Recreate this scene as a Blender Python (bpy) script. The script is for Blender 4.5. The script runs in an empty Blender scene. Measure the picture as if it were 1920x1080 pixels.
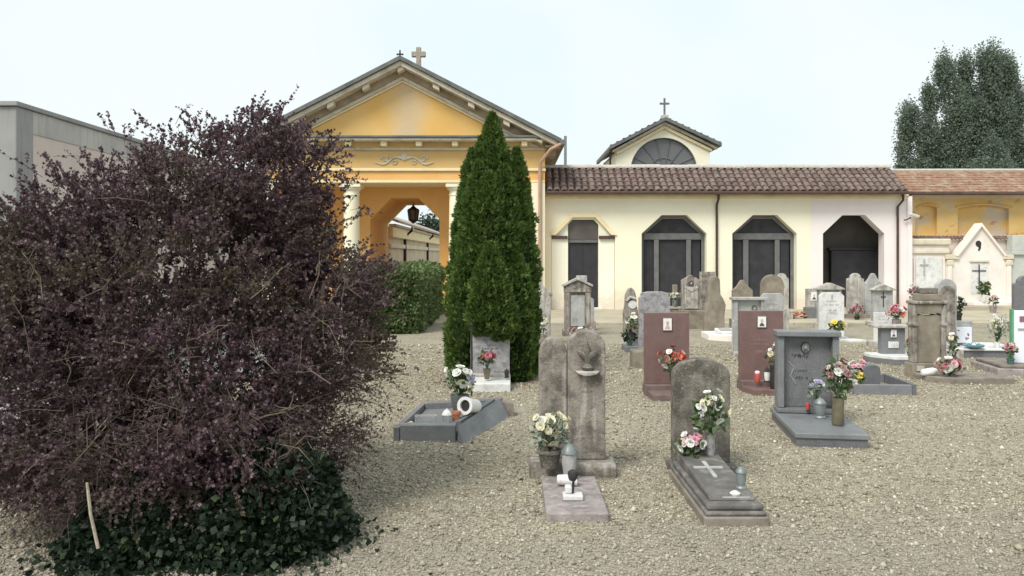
import bpy, bmesh, math, random
import numpy as np
from mathutils import Vector, Matrix
from mathutils.geometry import tessellate_polygon

random.seed(7)
rng = np.random.default_rng(7)
sc = bpy.context.scene
COL = sc.collection
R = math.radians

# ------------------------------------------------------------------ camera
CAM_H = 1.65
F = 1500.0                      # focal length in pixels of a 1920 px wide picture
HOR = 480.0                     # horizon row
cam_d = bpy.data.cameras.new('camera')
cam_d.sensor_width = 36.0
cam_d.lens = 36.0 * F / 1920.0
cam_d.shift_y = -(540.0 - HOR) / 1920.0
cam_d.clip_start = 0.05
cam_d.clip_end = 1500.0
cam = bpy.data.objects.new('camera', cam_d)
cam.location = (0, 0, CAM_H)
cam.rotation_euler = (R(90), 0, 0)
COL.objects.link(cam)
sc.camera = cam

# ------------------------------------------------------------------ sky, sun, exposure
SUN = Vector((-0.42, -0.52, 0.80)).normalized()      # towards the sun (thin cloud in front of it)
w = bpy.data.worlds.new('World')
sc.world = w
w.use_nodes = True
nt = w.node_tree
nt.nodes.clear()
wo = nt.nodes.new('ShaderNodeOutputWorld')
bg = nt.nodes.new('ShaderNodeBackground')
sky = nt.nodes.new('ShaderNodeTexSky')
sky.sky_type = 'NISHITA'
sky.sun_disc = False
sky.sun_elevation = math.asin(SUN.z)
sky.sun_rotation = math.atan2(SUN.x, SUN.y)
sky.dust_density = 4.0
tc = nt.nodes.new('ShaderNodeTexCoord')
cn = nt.nodes.new('ShaderNodeTexNoise')
cn.inputs['Scale'].default_value = 3.0
cn.inputs['Detail'].default_value = 4.0
nt.links.new(tc.outputs['Generated'], cn.inputs['Vector'])
cr = nt.nodes.new('ShaderNodeValToRGB')
cr.color_ramp.elements[0].position = 0.40
cr.color_ramp.elements[0].color = (6.0, 6.8, 6.95, 1)
cr.color_ramp.elements[1].position = 0.58
cr.color_ramp.elements[1].color = (6.55, 6.95, 7.0, 1)
nt.links.new(cn.outputs['Fac'], cr.inputs['Fac'])
mx = nt.nodes.new('ShaderNodeMix')
mx.data_type = 'RGBA'
mx.inputs[0].default_value = 0.93
nt.links.new(sky.outputs['Color'], mx.inputs[6])
nt.links.new(cr.outputs['Color'], mx.inputs[7])
nt.links.new(mx.outputs[2], bg.inputs['Color'])
bg.inputs['Strength'].default_value = 0.10
nt.links.new(bg.outputs['Background'], wo.inputs['Surface'])

sl = bpy.data.lights.new('sun', 'SUN')
sl.energy = 2.3
sl.angle = R(24)
sl.color = (1.0, 0.96, 0.88)
so = bpy.data.objects.new('sun', sl)
so.rotation_euler = (-SUN).to_track_quat('-Z', 'Y').to_euler()
COL.objects.link(so)

vs = sc.view_settings
vs.view_transform = 'Standard'
vs.look = 'None'
vs.exposure = 0.58
vs.gamma = 1.0
vs.use_curve_mapping = False
sc.cycles.max_bounces = 6
sc.cycles.transparent_max_bounces = 8


# ------------------------------------------------------------------ helpers
def X(px, d): return (px - 960.0) * d / F
def Z(py, d): return CAM_H - (py - HOR) * d / F
def D(py): return CAM_H * F / (py - HOR)


def tag(o, label=None, cat=None, group=None, kind=None):
    if label: o['label'] = label
    if cat: o['category'] = cat
    if group: o['group'] = group
    if kind: o['kind'] = kind
    return o


def thing(name, label, cat, loc=(0, 0, 0), rz=0.0, group=None):
    o = bpy.data.objects.new(name, None)
    o.empty_display_size = 0.1
    COL.objects.link(o)
    o.location = loc
    o.rotation_euler = (0, 0, rz)
    return tag(o, label, cat, group)


def place(o, parent=None, loc=None, rot=None, scale=None):
    COL.objects.link(o)
    if parent is not None: o.parent = parent
    if loc is not None: o.location = loc
    if rot is not None: o.rotation_euler = rot
    if scale is not None: o.scale = scale
    return o


def share(name, mesh, parent=None, loc=None, rot=None, scale=None):
    return place(bpy.data.objects.new(name, mesh), parent, loc, rot, scale)


class MB:
    def __init__(self):
        self.v = []; self.f = []

    def add(self, vs_, fs_):
        n = len(self.v)
        self.v += [tuple(p) for p in vs_]
        self.f += [tuple(i + n for i in f) for f in fs_]
        return self

    def box(self, x0, x1, y0, y1, z0, z1):
        return self.add([(x0, y0, z0), (x1, y0, z0), (x1, y1, z0), (x0, y1, z0), (x0, y0, z1), (x1, y0, z1), (x1, y1, z1), (x0, y1, z1)],
                        [(0, 3, 2, 1), (4, 5, 6, 7), (0, 1, 5, 4), (1, 2, 6, 5), (2, 3, 7, 6), (3, 0, 4, 7)])

    def prism(self, poly, y0, y1):                    # polygon in x,z pushed along y
        n = len(poly)
        vs_ = [(x, y0, z) for x, z in poly] + [(x, y1, z) for x, z in poly]
        fs_ = [tuple(range(n)), tuple(range(2 * n - 1, n - 1, -1))]
        fs_ += [(i, (i + 1) % n, n + (i + 1) % n, n + i) for i in range(n)]
        return self.add(vs_, fs_)

    def prism_x(self, poly, x0, x1):                  # polygon in y,z pushed along x
        n = len(poly)
        vs_ = [(x0, y, z) for y, z in poly] + [(x1, y, z) for y, z in poly]
        fs_ = [tuple(range(n)), tuple(range(2 * n - 1, n - 1, -1))]
        fs_ += [(i, (i + 1) % n, n + (i + 1) % n, n + i) for i in range(n)]
        return self.add(vs_, fs_)

    def prism_z(self, poly, z0, z1):
        n = len(poly)
        vs_ = [(x, y, z0) for x, y in poly] + [(x, y, z1) for x, y in poly]
        fs_ = [tuple(range(n)), tuple(range(2 * n - 1, n - 1, -1))]
        fs_ += [(i, (i + 1) % n, n + (i + 1) % n, n + i) for i in range(n)]
        return self.add(vs_, fs_)

    def holed(self, outer, holes, y0, y1):
        loops = [outer] + holes
        flat = [p for l in loops for p in l]
        tris = tessellate_polygon([[Vector((x, z, 0)) for x, z in l] for l in loops])
        n = len(flat)
        vs_ = [(x, y0, z) for x, z in flat] + [(x, y1, z) for x, z in flat]
        fs_ = [tuple(t) for t in tris] + [tuple(n + i for i in reversed(t)) for t in tris]
        b = 0
        for l in loops:
            m = len(l)
            fs_ += [(b + i, b + (i + 1) % m, n + b + (i + 1) % m, n + b + i) for i in range(m)]
            b += m
        return self.add(vs_, fs_)

    def tube(self, pts, rad, n=6, cap=True):
        pts = [Vector(p) for p in pts]
        if not hasattr(rad, '__len__'): rad = [rad] * len(pts)
        vs_ = []; fs_ = []
        up = Vector((0.31, 0.17, 0.93))
        for i, p in enumerate(pts):
            a = pts[max(i - 1, 0)]; b = pts[min(i + 1, len(pts) - 1)]
            t = (b - a).normalized()
            u = t.cross(up)
            if u.length < 1e-3: u = t.cross(Vector((1, 0, 0)))
            u.normalize(); v = t.cross(u)
            for k in range(n):
                c, s = math.cos(2 * math.pi * k / n), math.sin(2 * math.pi * k / n)
                vs_.append(p + (u * c + v * s) * rad[i])
        for i in range(len(pts) - 1):
            for k in range(n):
                fs_.append((i * n + k, i * n + (k + 1) % n, (i + 1) * n + (k + 1) % n, (i + 1) * n + k))
        if cap:
            fs_.append(tuple(range(n - 1, -1, -1)))
            m = (len(pts) - 1) * n
            fs_.append(tuple(range(m, m + n)))
        return self.add(vs_, fs_)

    def lathe(self, prof, n=14, cx=0, cy=0):
        vs_ = []; fs_ = []
        for r, z in prof:
            for k in range(n):
                a = 2 * math.pi * k / n
                vs_.append((cx + r * math.cos(a), cy + r * math.sin(a), z))
        m = len(prof)
        for i in range(m - 1):
            for k in range(n):
                fs_.append((i * n + k, i * n + (k + 1) % n, (i + 1) * n + (k + 1) % n, (i + 1) * n + k))
        fs_.append(tuple(range(n - 1, -1, -1)))
        fs_.append(tuple(range((m - 1) * n, m * n)))
        return self.add(vs_, fs_)

    def xf(self, M_, start=0):
        self.v[start:] = [tuple(M_ @ Vector(p)) for p in self.v[start:]]
        return self

    def mesh(self, name, m, smooth=False):
        me = bpy.data.meshes.new(name)
        me.from_pydata(self.v, [], self.f)
        bm = bmesh.new(); bm.from_mesh(me)
        bmesh.ops.recalc_face_normals(bm, faces=bm.faces)
        bm.to_mesh(me); bm.free()
        me.materials.append(MAT[m] if isinstance(m, str) else m)
        if smooth:
            me.polygons.foreach_set('use_smooth', [True] * len(me.polygons))
            if hasattr(me, 'set_sharp_from_angle'): me.set_sharp_from_angle(angle=R(42))
        return me

    def build(self, name, m, parent=None, loc=None, rot=None, smooth=False, bevel=0.0, seg=2):
        o = share(name, self.mesh(name, m, smooth), parent, loc, rot)
        if bevel > 0:
            b = o.modifiers.new('bevel', 'BEVEL')
            b.width = bevel; b.segments = seg; b.limit_method = 'ANGLE'; b.angle_limit = R(35)
            b.harden_normals = False
        return o


def fast_mesh(name, verts, tris, m):
    verts = np.asarray(verts, dtype=np.float32); tris = np.asarray(tris, dtype=np.int32)
    me = bpy.data.meshes.new(name)
    me.vertices.add(len(verts)); me.vertices.foreach_set('co', verts.ravel())
    k = tris.shape[1]
    me.loops.add(tris.size); me.loops.foreach_set('vertex_index', tris.ravel())
    me.polygons.add(len(tris))
    me.polygons.foreach_set('loop_start', np.arange(0, tris.size, k, dtype=np.int32))
    me.update(calc_edges=True)
    me.materials.append(MAT[m])
    return me


# ------------------------------------------------------------------ materials
MAT = {}


def ramp(nt, fac, stops):
    r = nt.nodes.new('ShaderNodeValToRGB')
    el = r.color_ramp.elements
    while len(el) > 1: el.remove(el[-1])
    for i, (p, c) in enumerate(stops):
        e = el[0] if i == 0 else el.new(p)
        e.position = p
        e.color = (c, c, c, 1) if not hasattr(c, '__len__') else tuple(c) + (1,)
    nt.links.new(fac, r.inputs['Fac'])
    return r.outputs['Color']


def noise(nt, vec, scale, detail=4.0, rough=0.55):
    n = nt.nodes.new('ShaderNodeTexNoise')
    n.inputs['Scale'].default_value = scale
    n.inputs['Detail'].default_value = detail
    n.inputs['Roughness'].default_value = rough
    nt.links.new(vec, n.inputs['Vector'])
    return n.outputs['Fac']


def mixc(nt, fac, a, b):
    m = nt.nodes.new('ShaderNodeMix'); m.data_type = 'RGBA'
    for sock, v in ((m.inputs[0], fac), (m.inputs[6], a), (m.inputs[7], b)):
        if hasattr(v, 'is_linked'): nt.links.new(v, sock)
        elif hasattr(v, '__len__'): sock.default_value = tuple(v) + (1,)
        else: sock.default_value = v
    return m.outputs[2]


def math_n(nt, op, a, b=0.0):
    m = nt.nodes.new('ShaderNodeMath'); m.operation = op
    for sock, v in ((m.inputs[0], a), (m.inputs[1], b)):
        if hasattr(v, 'is_linked'): nt.links.new(v, sock)
        else: sock.default_value = v
    return m.outputs[0]


def new_mat(name, rough=0.8, spec=0.3):
    m = bpy.data.materials.new(name); m.use_nodes = True
    nt = m.node_tree
    b = nt.nodes['Principled BSDF']
    b.inputs['Roughness'].default_value = rough
    b.inputs['Specular IOR Level'].default_value = spec
    MAT[name] = m
    g = nt.nodes.new('ShaderNodeNewGeometry')
    return m, nt, b, g.outputs['Position'], g


def scaled(nt, vec, s):
    mp = nt.nodes.new('ShaderNodeMapping')
    mp.inputs['Scale'].default_value = s
    nt.links.new(vec, mp.inputs['Vector'])
    return mp.outputs['Vector']


def stone(name, c1, c2, scale=5, rough=0.85, spec=0.25, bump=0.3, bscale=60, speck=None, stain=None, streak=None, lichen=None, metal=0.0, objrand=None):
    m, nt, b, pos, g = new_mat(name, rough, spec)
    col = mixc(nt, ramp(nt, noise(nt, pos, scale, 6), [(0.34, 0.0), (0.66, 1.0)]), c1, c2)
    if objrand:
        oi = nt.nodes.new('ShaderNodeObjectInfo')
        col = mixc(nt, 0.65, col, ramp(nt, oi.outputs['Random'], objrand))
    if speck:
        sc_, amt, s_scale = speck
        col = mixc(nt, math_n(nt, 'MULTIPLY', ramp(nt, noise(nt, pos, s_scale, 2), [(0.52, 0.0), (0.6, 1.0)]), amt), col, sc_)
    if streak:
        sc_, amt, lo, hi = streak
        v = scaled(nt, pos, (16, 16, 1.6))
        col = mixc(nt, math_n(nt, 'MULTIPLY', ramp(nt, noise(nt, v, 1.0, 5), [(lo, 0.0), (hi, 1.0)]), amt), col, sc_)
    for st in (stain, lichen):
        if st:
            sc_, amt, s_scale, lo, hi = st
            col = mixc(nt, math_n(nt, 'MULTIPLY', ramp(nt, noise(nt, pos, s_scale, 7, 0.62), [(lo, 0.0), (hi, 1.0)]), amt), col, sc_)
    nt.links.new(col, b.inputs['Base Color'])
    b.inputs['Metallic'].default_value = metal
    if bump:
        bp = nt.nodes.new('ShaderNodeBump')
        bp.inputs['Strength'].default_value = bump
        bp.inputs['Distance'].default_value = 0.01
        nt.links.new(noise(nt, pos, bscale, 5), bp.inputs['Height'])
        nt.links.new(bp.outputs['Normal'], b.inputs['Normal'])
    return m


def near_grey(nt, pos, fac):
    """shifts the gravel mask so its colour turns greyer towards the camera"""
    sx = nt.nodes.new('ShaderNodeSeparateXYZ'); nt.links.new(pos, sx.inputs[0])
    t = math_n(nt, 'MULTIPLY', math_n(nt, 'SUBTRACT', 5.0, sx.outputs['Y']), .30)
    return math_n(nt, 'ADD', fac, math_n(nt, 'MAXIMUM', math_n(nt, 'MINIMUM', t, .25), -.10))


def island(name, stops, rough=0.6, spec=0.3, trans=0.0, patch=None):
    """colour of its own for each separate leaf, petal or pebble"""
    m, nt, b, pos, g = new_mat(name, rough, spec)
    col = ramp(nt, g.outputs['Random Per Island'], stops)
    if patch:
        sc_, amt, s_scale, lo, hi = patch[:5]
        fac = noise(nt, pos, s_scale, 3 if len(patch) == 5 else 6)
        if len(patch) > 5: fac = near_grey(nt, pos, fac)
        col = mixc(nt, math_n(nt, 'MULTIPLY', ramp(nt, fac, [(lo, 0.0), (hi, 1.0)]), amt), col, sc_)
    nt.links.new(col, b.inputs['Base Color'])
    if trans:
        t = nt.nodes.new('ShaderNodeBsdfTranslucent')
        nt.links.new(col, t.inputs['Color'])
        ms = nt.nodes.new('ShaderNodeMixShader'); ms.inputs[0].default_value = trans
        nt.links.new(b.outputs[0], ms.inputs[1]); nt.links.new(t.outputs[0], ms.inputs[2])
        nt.links.new(ms.outputs[0], nt.nodes['Material Output'].inputs['Surface'])
    return m


# plaster and building stone
stone('cream_plaster', (.84, .80, .62), (.88, .85, .70), 0.9, .9, .2, .25, 30, stain=((.72, .65, .50), .30, .8, .50, .8), streak=((.62, .56, .44), .10, .55, .85))
stone('pale_plaster', (.80, .73, .73), (.85, .79, .78), 0.9, .9, .2, .25, 30, stain=((.74, .68, .62), .3, .8, .5, .8), streak=((.62, .57, .52), .10, .55, .85))
stone('panel_plaster', (.85, .82, .68), (.87, .85, .73), 1.2, .9, .2, .2, 40, stain=((.70, .62, .50), .35, 2.0, .55, .8))
stone('cornice_plaster', (.60, .54, .42), (.70, .64, .51), 2.0, .9, .2, .3, 40, stain=((.42, .36, .28), .6, 2.2, .5, .72))
stone('orange_plaster', (.75, .42, .14), (.79, .48, .19), 0.8, .9, .2, .2, 40, stain=((.64, .36, .14), .5, 1.3, .5, .75))
stone('ochre_plaster', (.62, .41, .16), (.69, .47, .20), 1.0, .9, .2, .25, 40, stain=((.50, .40, .26), .7, 1.5, .5, .72))
stone('trim_cream', (.80, .68, .42), (.84, .74, .50), 2.0, .9, .2, .2, 40, stain=((.60, .50, .34), .5, 2.5, .52, .75))
stone('column_plaster', (.84, .78, .58), (.87, .82, .66), 2.0, .85, .2, .15, 40, stain=((.66, .58, .42), .4, 2.5, .55, .8))
stone('soffit_wood', (.30, .23, .15), (.42, .34, .23), 3.0, .9, .2, .3, 50)
stone('rake_stone', (.55, .50, .40), (.68, .62, .50), 2.5, .9, .2, .3, 50, stain=((.34, .29, .22), .7, 2.6, .48, .7))
stone('lead_sheet', (.095, .105, .10), (.16, .165, .155), 3.0, .6, .4, .15, 40)
stone('brown_gutter', (.06, .035, .025), (.10, .06, .045), 4.0, .5, .4, .1, 40)
stone('copper_pipe', (.42, .27, .19), (.50, .34, .24), 4.0, .6, .4, .1, 40)
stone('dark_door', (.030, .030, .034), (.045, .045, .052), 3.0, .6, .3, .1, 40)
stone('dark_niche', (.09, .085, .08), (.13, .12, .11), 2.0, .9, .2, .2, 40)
stone('tomb_front', (.11, .11, .115), (.16, .16, .16), 5.0, .6, .35, .15, 60, speck=((.22, .22, .23), .5, 120))
stone('roof_deck', (.08, .055, .05), (.12, .08, .07), 5.0, .95, .1, .4, 40)
stone('roof_tile', (.16, .105, .095), (.24, .18, .16), 9.0, .9, .2, .4, 70, stain=((.28, .24, .21), .7, 7.0, .5, .66), lichen=((.09, .075, .065), .7, 12.0, .55, .7),
      objrand=[(0.0, (.085, .058, .053)), (0.3, (.12, .088, .078)), (0.55, (.185, .152, .13)), (0.8, (.125, .078, .07)), (1.0, (.195, .135, .118))])
stone('red_tile', (.245, .135, .09), (.33, .215, .145), 6.0, .9, .2, .4, 70, stain=((.38, .31, .24), .75, 3.0, .48, .66), lichen=((.19, .10, .075), .7, 9.0, .50, .66))
stone('pale_roof', (.36, .29, .25), (.46, .40, .35), 4.0, .95, .1, .6, 30, stain=((.30, .22, .19), .7, 5.0, .48, .64))
stone('mortar', (.42, .40, .36), (.52, .49, .44), 9.0, .95, .1, .5, 60)
stone('concrete', (.42, .41, .385), (.50, .485, .455), 1.5, .9, .2, .3, 50, stain=((.26, .26, .26), .6, 1.7, .5, .7), streak=((.24, .24, .24), .5, .52, .75))
stone('dark_concrete', (.27, .27, .27), (.33, .33, .325), 1.5, .9, .2, .3, 50, streak=((.18, .18, .19), .5, .52, .75))
stone('pink_plaster', (.60, .50, .45), (.68, .59, .53), 1.2, .9, .2, .25, 40, stain=((.50, .48, .44), .7, .9, .5, .68))
stone('white_marble_wall', (.74, .68, .63), (.82, .77, .72), 2.0, .7, .3, .15, 40, stain=((.56, .50, .43), .5, 2.4, .52, .72))
stone('green_grey_stone', (.42, .45, .42), (.52, .54, .50), 2.0, .8, .3, .2, 40, stain=((.30, .33, .30), .5, 2.4, .52, .72))
stone('beige_wall', (.52, .43, .31), (.62, .53, .40), 1.0, .9, .2, .2, 40, stain=((.40, .33, .26), .6, 1.5, .5, .7))
stone('paving', (.38, .34, .26), (.48, .44, .34), 1.4, .95, .1, .5, 80, stain=((.33, .30, .25), .6, 2.0, .5, .7))
stone('grey_paving', (.26, .26, .27), (.33, .33, .34), 2.0, .9, .2, .3, 70)

def rising_damp(name, col, top):
    """salt and damp stains that have climbed the foot of a plastered wall"""
    m = MAT[name]; nt = m.node_tree; b = nt.nodes['Principled BSDF']
    src = b.inputs['Base Color'].links[0].from_socket
    g = nt.nodes.new('ShaderNodeNewGeometry'); sx = nt.nodes.new('ShaderNodeSeparateXYZ')
    nt.links.new(g.outputs['Position'], sx.inputs[0])
    h = math_n(nt, 'ADD', sx.outputs['Z'], math_n(nt, 'MULTIPLY', math_n(nt, 'SUBTRACT', noise(nt, g.outputs['Position'], 2.2, 7, .65), .5), -1.6))
    nt.links.new(mixc(nt, math_n(nt, 'MULTIPLY', ramp(nt, math_n(nt, 'DIVIDE', h, top), [(.35, 1.0), (1.0, 0.0)]), .55), src, col), b.inputs['Base Color'])


rising_damp('cream_plaster', (.62, .52, .44), .75)
rising_damp('pale_plaster', (.60, .50, .46), .75)
rising_damp('panel_plaster', (.64, .55, .46), .6)

# gravestones
stone('old_stone', (.19, .165, .145), (.32, .29, .26), 8, .92, .15, .8, 70, stain=((.10, .09, .08), .75, 7, .48, .62), streak=((.50, .47, .43), .75, .50, .66), lichen=((.36, .32, .22), .6, 30, .56, .64))
stone('mossy_stone', (.14, .128, .11), (.22, .205, .18), 8, .95, .12, .9, 70, stain=((.075, .072, .062), .8, 6, .46, .62), streak=((.33, .30, .27), .6, .50, .68), lichen=((.34, .31, .20), .7, 34, .57, .64))
stone('brown_stone', (.22, .19, .15), (.31, .275, .22), 6, .92, .15, .6, 60, stain=((.14, .12, .095), .7, 5, .48, .66), lichen=((.36, .32, .22), .5, 20, .56, .68))
stone('pale_stone', (.42, .40, .36), (.54, .51, .47), 6, .9, .15, .4, 60, stain=((.22, .205, .18), .75, 8, .48, .62), streak=((.24, .23, .21), .7, .48, .66))
stone('light_grey_stone', (.36, .365, .36), (.46, .46, .45), 5, .85, .2, .4, 60, stain=((.24, .235, .225), .65, 7, .48, .64), streak=((.26, .255, .245), .5, .5, .68))
stone('white_marble', (.62, .62, .61), (.74, .74, .73), 5, .5, .4, .15, 50, stain=((.42, .41, .39), .65, 8, .5, .66))
stone('old_marble', (.30, .295, .31), (.42, .41, .42), 9, .7, .3, .4, 60, stain=((.19, .18, .19), .8, 16, .48, .60), speck=((.18, .175, .19), .5, 80))
stone('red_granite', (.165, .104, .097), (.205, .130, .122), 10, .38, .5, .05, 80, speck=((.13, .065, .06), .7, 170))
stone('red_granite_rough', (.16, .115, .108), (.21, .155, .147), 10, .75, .3, .3, 80, speck=((.11, .07, .065), .7, 150))
stone('grey_granite', (.118, .119, .127), (.160, .161, .170), 10, .45, .45, .06, 90, speck=((.30, .30, .32), .6, 190))
stone('grey_granite_dark', (.09, .095, .105), (.13, .135, .145), 10, .5, .45, .06, 90, speck=((.24, .24, .25), .5, 190))
stone('blue_granite', (.155, .163, .174), (.20, .208, .218), 10, .5, .45, .1, 90, speck=((.30, .31, .32), .55, 150), stain=((.10, .105, .11), .6, 5, .48, .66))
stone('pinkish_slab', (.26, .225, .22), (.36, .32, .31), 9, .8, .25, .5, 70, stain=((.17, .15, .145), .7, 10, .47, .62), lichen=((.46, .43, .42), .6, 14, .56, .66))
stone('ornate_slab', (.105, .10, .095), (.17, .16, .15), 9, .7, .3, .5, 60, stain=((.26, .245, .225), .7, 9, .54, .68))
stone('brown_slab', (.19, .165, .14), (.27, .24, .205), 9, .85, .2, .5, 60, stain=((.12, .105, .09), .6, 7, .5, .66))
stone('engraving', (.035, .035, .04), (.06, .06, .065), 20, .7, .2, 0)
stone('engraving_soft', (.30, .29, .29), (.36, .35, .35), 20, .8, .2, 0)
stone('engraving_red', (.30, .19, .17), (.34, .22, .20), 20, .6, .2, 0)
stone('photo_white', (.74, .74, .72), (.80, .80, .78), 20, .25, .5, 0)
stone('photo_dark', (.06, .055, .055), (.12, .11, .11), 30, .25, .5, 0)
stone('photo_skin', (.52, .42, .36), (.58, .48, .42), 30, .25, .5, 0)
stone('photo_sepia', (.44, .30, .28), (.60, .45, .42), 30, .25, .5, 0)
stone('bronze', (.10, .08, .055), (.17, .14, .09), 12, .45, .5, .15, 60, metal=.6)
stone('old_bronze', (.14, .125, .085), (.22, .20, .13), 12, .5, .5, .15, 60, metal=.35)
stone('grey_metal', (.18, .205, .205), (.26, .285, .285), 14, .5, .45, .1, 60, metal=.3)
stone('dark_iron', (.022, .021, .022), (.045, .042, .042), 20, .65, .35, .2, 80)
stone('stone_cross', (.28, .25, .21), (.38, .34, .29), 9, .9, .2, .4, 50)
stone('iron_cross', (.12, .13, .15), (.18, .19, .21), 9, .7, .3, .2, 50)
stone('white_ceramic', (.78, .78, .76), (.83, .83, .81), 10, .3, .5, .03, 40, stain=((.55, .53, .48), .5, 9, .56, .72))
stone('red_plastic', (.42, .06, .05), (.50, .09, .07), 10, .35, .5, 0)
stone('terracotta', (.42, .17, .10), (.50, .22, .14), 10, .7, .3, .2, 60)
stone('green_pot', (.05, .12, .10), (.08, .18, .15), 10, .4, .5, 0)
stone('blue_glass', (.10, .24, .28), (.16, .34, .38), 12, .2, .5, 0)
stone('green_edge', (.10, .30, .16), (.13, .36, .20), 10, .5, .4, 0)
stone('white_print', (.76, .78, .86), (.80, .82, .88), 8, .4, .4, 0)
stone('lamp_white', (.74, .74, .72), (.80, .80, .78), 10, .5, .4, 0)

# glass
m, nt, b, pos, g = new_mat('window_glass', 0.22, 0.5)
b.inputs['Base Color'].default_value = (.14, .145, .15, 1)
m, nt, b, pos, g = new_mat('clear_glass', 0.12, 0.5)
b.inputs['Base Color'].default_value = (.80, .84, .84, 1)
b.inputs['Transmission Weight'].default_value = 0.75
b.inputs['Alpha'].default_value = 0.55

# plants
island('purple_leaf', [(0, (.054, .031, .039)), (.35, (.096, .056, .070)), (.7, (.146, .088, .108)), (.93, (.21, .142, .166)), (1, (.26, .20, .20))], .5, .35, .30,
       patch=((.110, .092, .060), .85, 1.5, .50, .62))
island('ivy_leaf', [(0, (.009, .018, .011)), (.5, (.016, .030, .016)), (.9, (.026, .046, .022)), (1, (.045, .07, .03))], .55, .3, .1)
island('thuja_leaf', [(0, (.050, .092, .020)), (.4, (.080, .138, .030)), (.8, (.115, .185, .044)), (1, (.17, .23, .065))], .65, .2, .3,
       patch=((.10, .095, .030), .5, 2.6, .60, .74))
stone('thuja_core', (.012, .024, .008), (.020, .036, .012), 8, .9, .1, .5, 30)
island('hedge_leaf', [(0, (.07, .11, .035)), (.4, (.11, .165, .055)), (.8, (.15, .21, .08)), (1, (.22, .27, .13))], .5, .35, .3)
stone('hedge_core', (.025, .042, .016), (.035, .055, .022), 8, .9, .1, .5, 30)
island('poplar_leaf', [(0, (.14, .185, .14)), (.5, (.17, .22, .165)), (1, (.22, .27, .21))], .5, .4, .45)
island('litter_leaf', [(0, (.14, .09, .055)), (.5, (.22, .145, .085)), (1, (.30, .21, .13))], .8, .2, .1)
island('far_leaf', [(0, (.03, .05, .035)), (.5, (.05, .075, .05)), (1, (.08, .11, .08))], .6, .3, .2)
stone('bark', (.11, .085, .07), (.19, .15, .125), 20, .95, .1, .6, 60)
stone('twig_bark', (.075, .055, .048), (.15, .12, .095), 20, .9, .1, .4, 80)
stone('dead_bark', (.13, .105, .08), (.24, .20, .15), 25, .9, .1, .5, 80)
stone('pale_bark', (.36, .31, .24), (.46, .40, .32), 25, .9, .1, .5, 80)
island('bouquet_leaf', [(0, (.035, .07, .03)), (.5, (.07, .13, .045)), (.85, (.14, .21, .08)), (1, (.30, .34, .20))], .5, .35, .2)
island('grey_leaf', [(0, (.10, .14, .11)), (.5, (.20, .25, .19)), (1, (.42, .46, .38))], .55, .3, .2)
PET = {'white': (.80, .79, .75), 'cream': (.74, .70, .52), 'pink': (.72, .36, .46), 'rose': (.55, .17, .22), 'red': (.55, .09, .07), 'coral': (.72, .24, .16), 'yellow': (.78, .62, .12),
       'blush': (.66, .47, .46), 'mauve': (.32, .16, .20), 'lilac': (.50, .48, .66), 'dusty': (.44, .25, .25)}
for k_, c_ in PET.items():
    island('petal_' + k_, [(0, tuple(v * .72 for v in c_)), (.5, c_), (1, tuple(min(.86, v * 1.1) for v in c_))], .6, .25, .2)

# gravel
island('pebble', [(0, (.195, .170, .122)), (.25, (.285, .252, .185)), (.5, (.34, .304, .228)), (.75, (.40, .363, .275)), (.93, (.51, .475, .39)), (1, (.68, .65, .57))], .85, .25, 0,
       patch=((.30, .268, .240), .45, .9, .46, .66, 1))
m, nt, b, pos, g = new_mat('gravel_ground', 0.95, 0.15)
vo = nt.nodes.new('ShaderNodeTexVoronoi'); vo.inputs['Scale'].default_value = 48
nt.links.new(pos, vo.inputs['Vector'])
hs = nt.nodes.new('ShaderNodeSeparateColor'); nt.links.new(vo.outputs['Color'], hs.inputs[0])
c_peb = ramp(nt, hs.outputs[0], [(0, (.15, .132, .10)), (.4, (.275, .245, .188)), (.75, (.38, .345, .268)), (1, (.54, .505, .41))])
c_soft = mixc(nt, ramp(nt, noise(nt, pos, 1.6, 10, .7), [(.36, 0.0), (.64, 1.0)]), (.255, .225, .166), (.41, .371, .276))
c_ = mixc(nt, 0.45, c_peb, c_soft)
c_ = mixc(nt, math_n(nt, 'MULTIPLY', ramp(nt, noise(nt, pos, .35, 5), [(.46, 0), (.66, 1)]), .35), c_, (.45, .415, .33))
c_ = mixc(nt, math_n(nt, 'MULTIPLY', ramp(nt, noise(nt, scaled(nt, pos, (.5, .9, 1)), .8, 6), [(.5, 0), (.70, 1)]), .4), c_, (.245, .215, .178))
c_ = mixc(nt, math_n(nt, 'MULTIPLY', ramp(nt, near_grey(nt, pos, noise(nt, pos, .9, 6)), [(.46, 0), (.66, 1)]), .4), c_, (.26, .232, .20))
nt.links.new(c_, b.inputs['Base Color'])
bp = nt.nodes.new('ShaderNodeBump'); bp.inputs['Strength'].default_value = .8; bp.inputs['Distance'].default_value = .02
nt.links.new(math_n(nt, 'SUBTRACT', 1.0, vo.outputs['Distance']), bp.inputs['Height'])
nt.links.new(bp.outputs['Normal'], b.inputs['Normal'])

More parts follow.
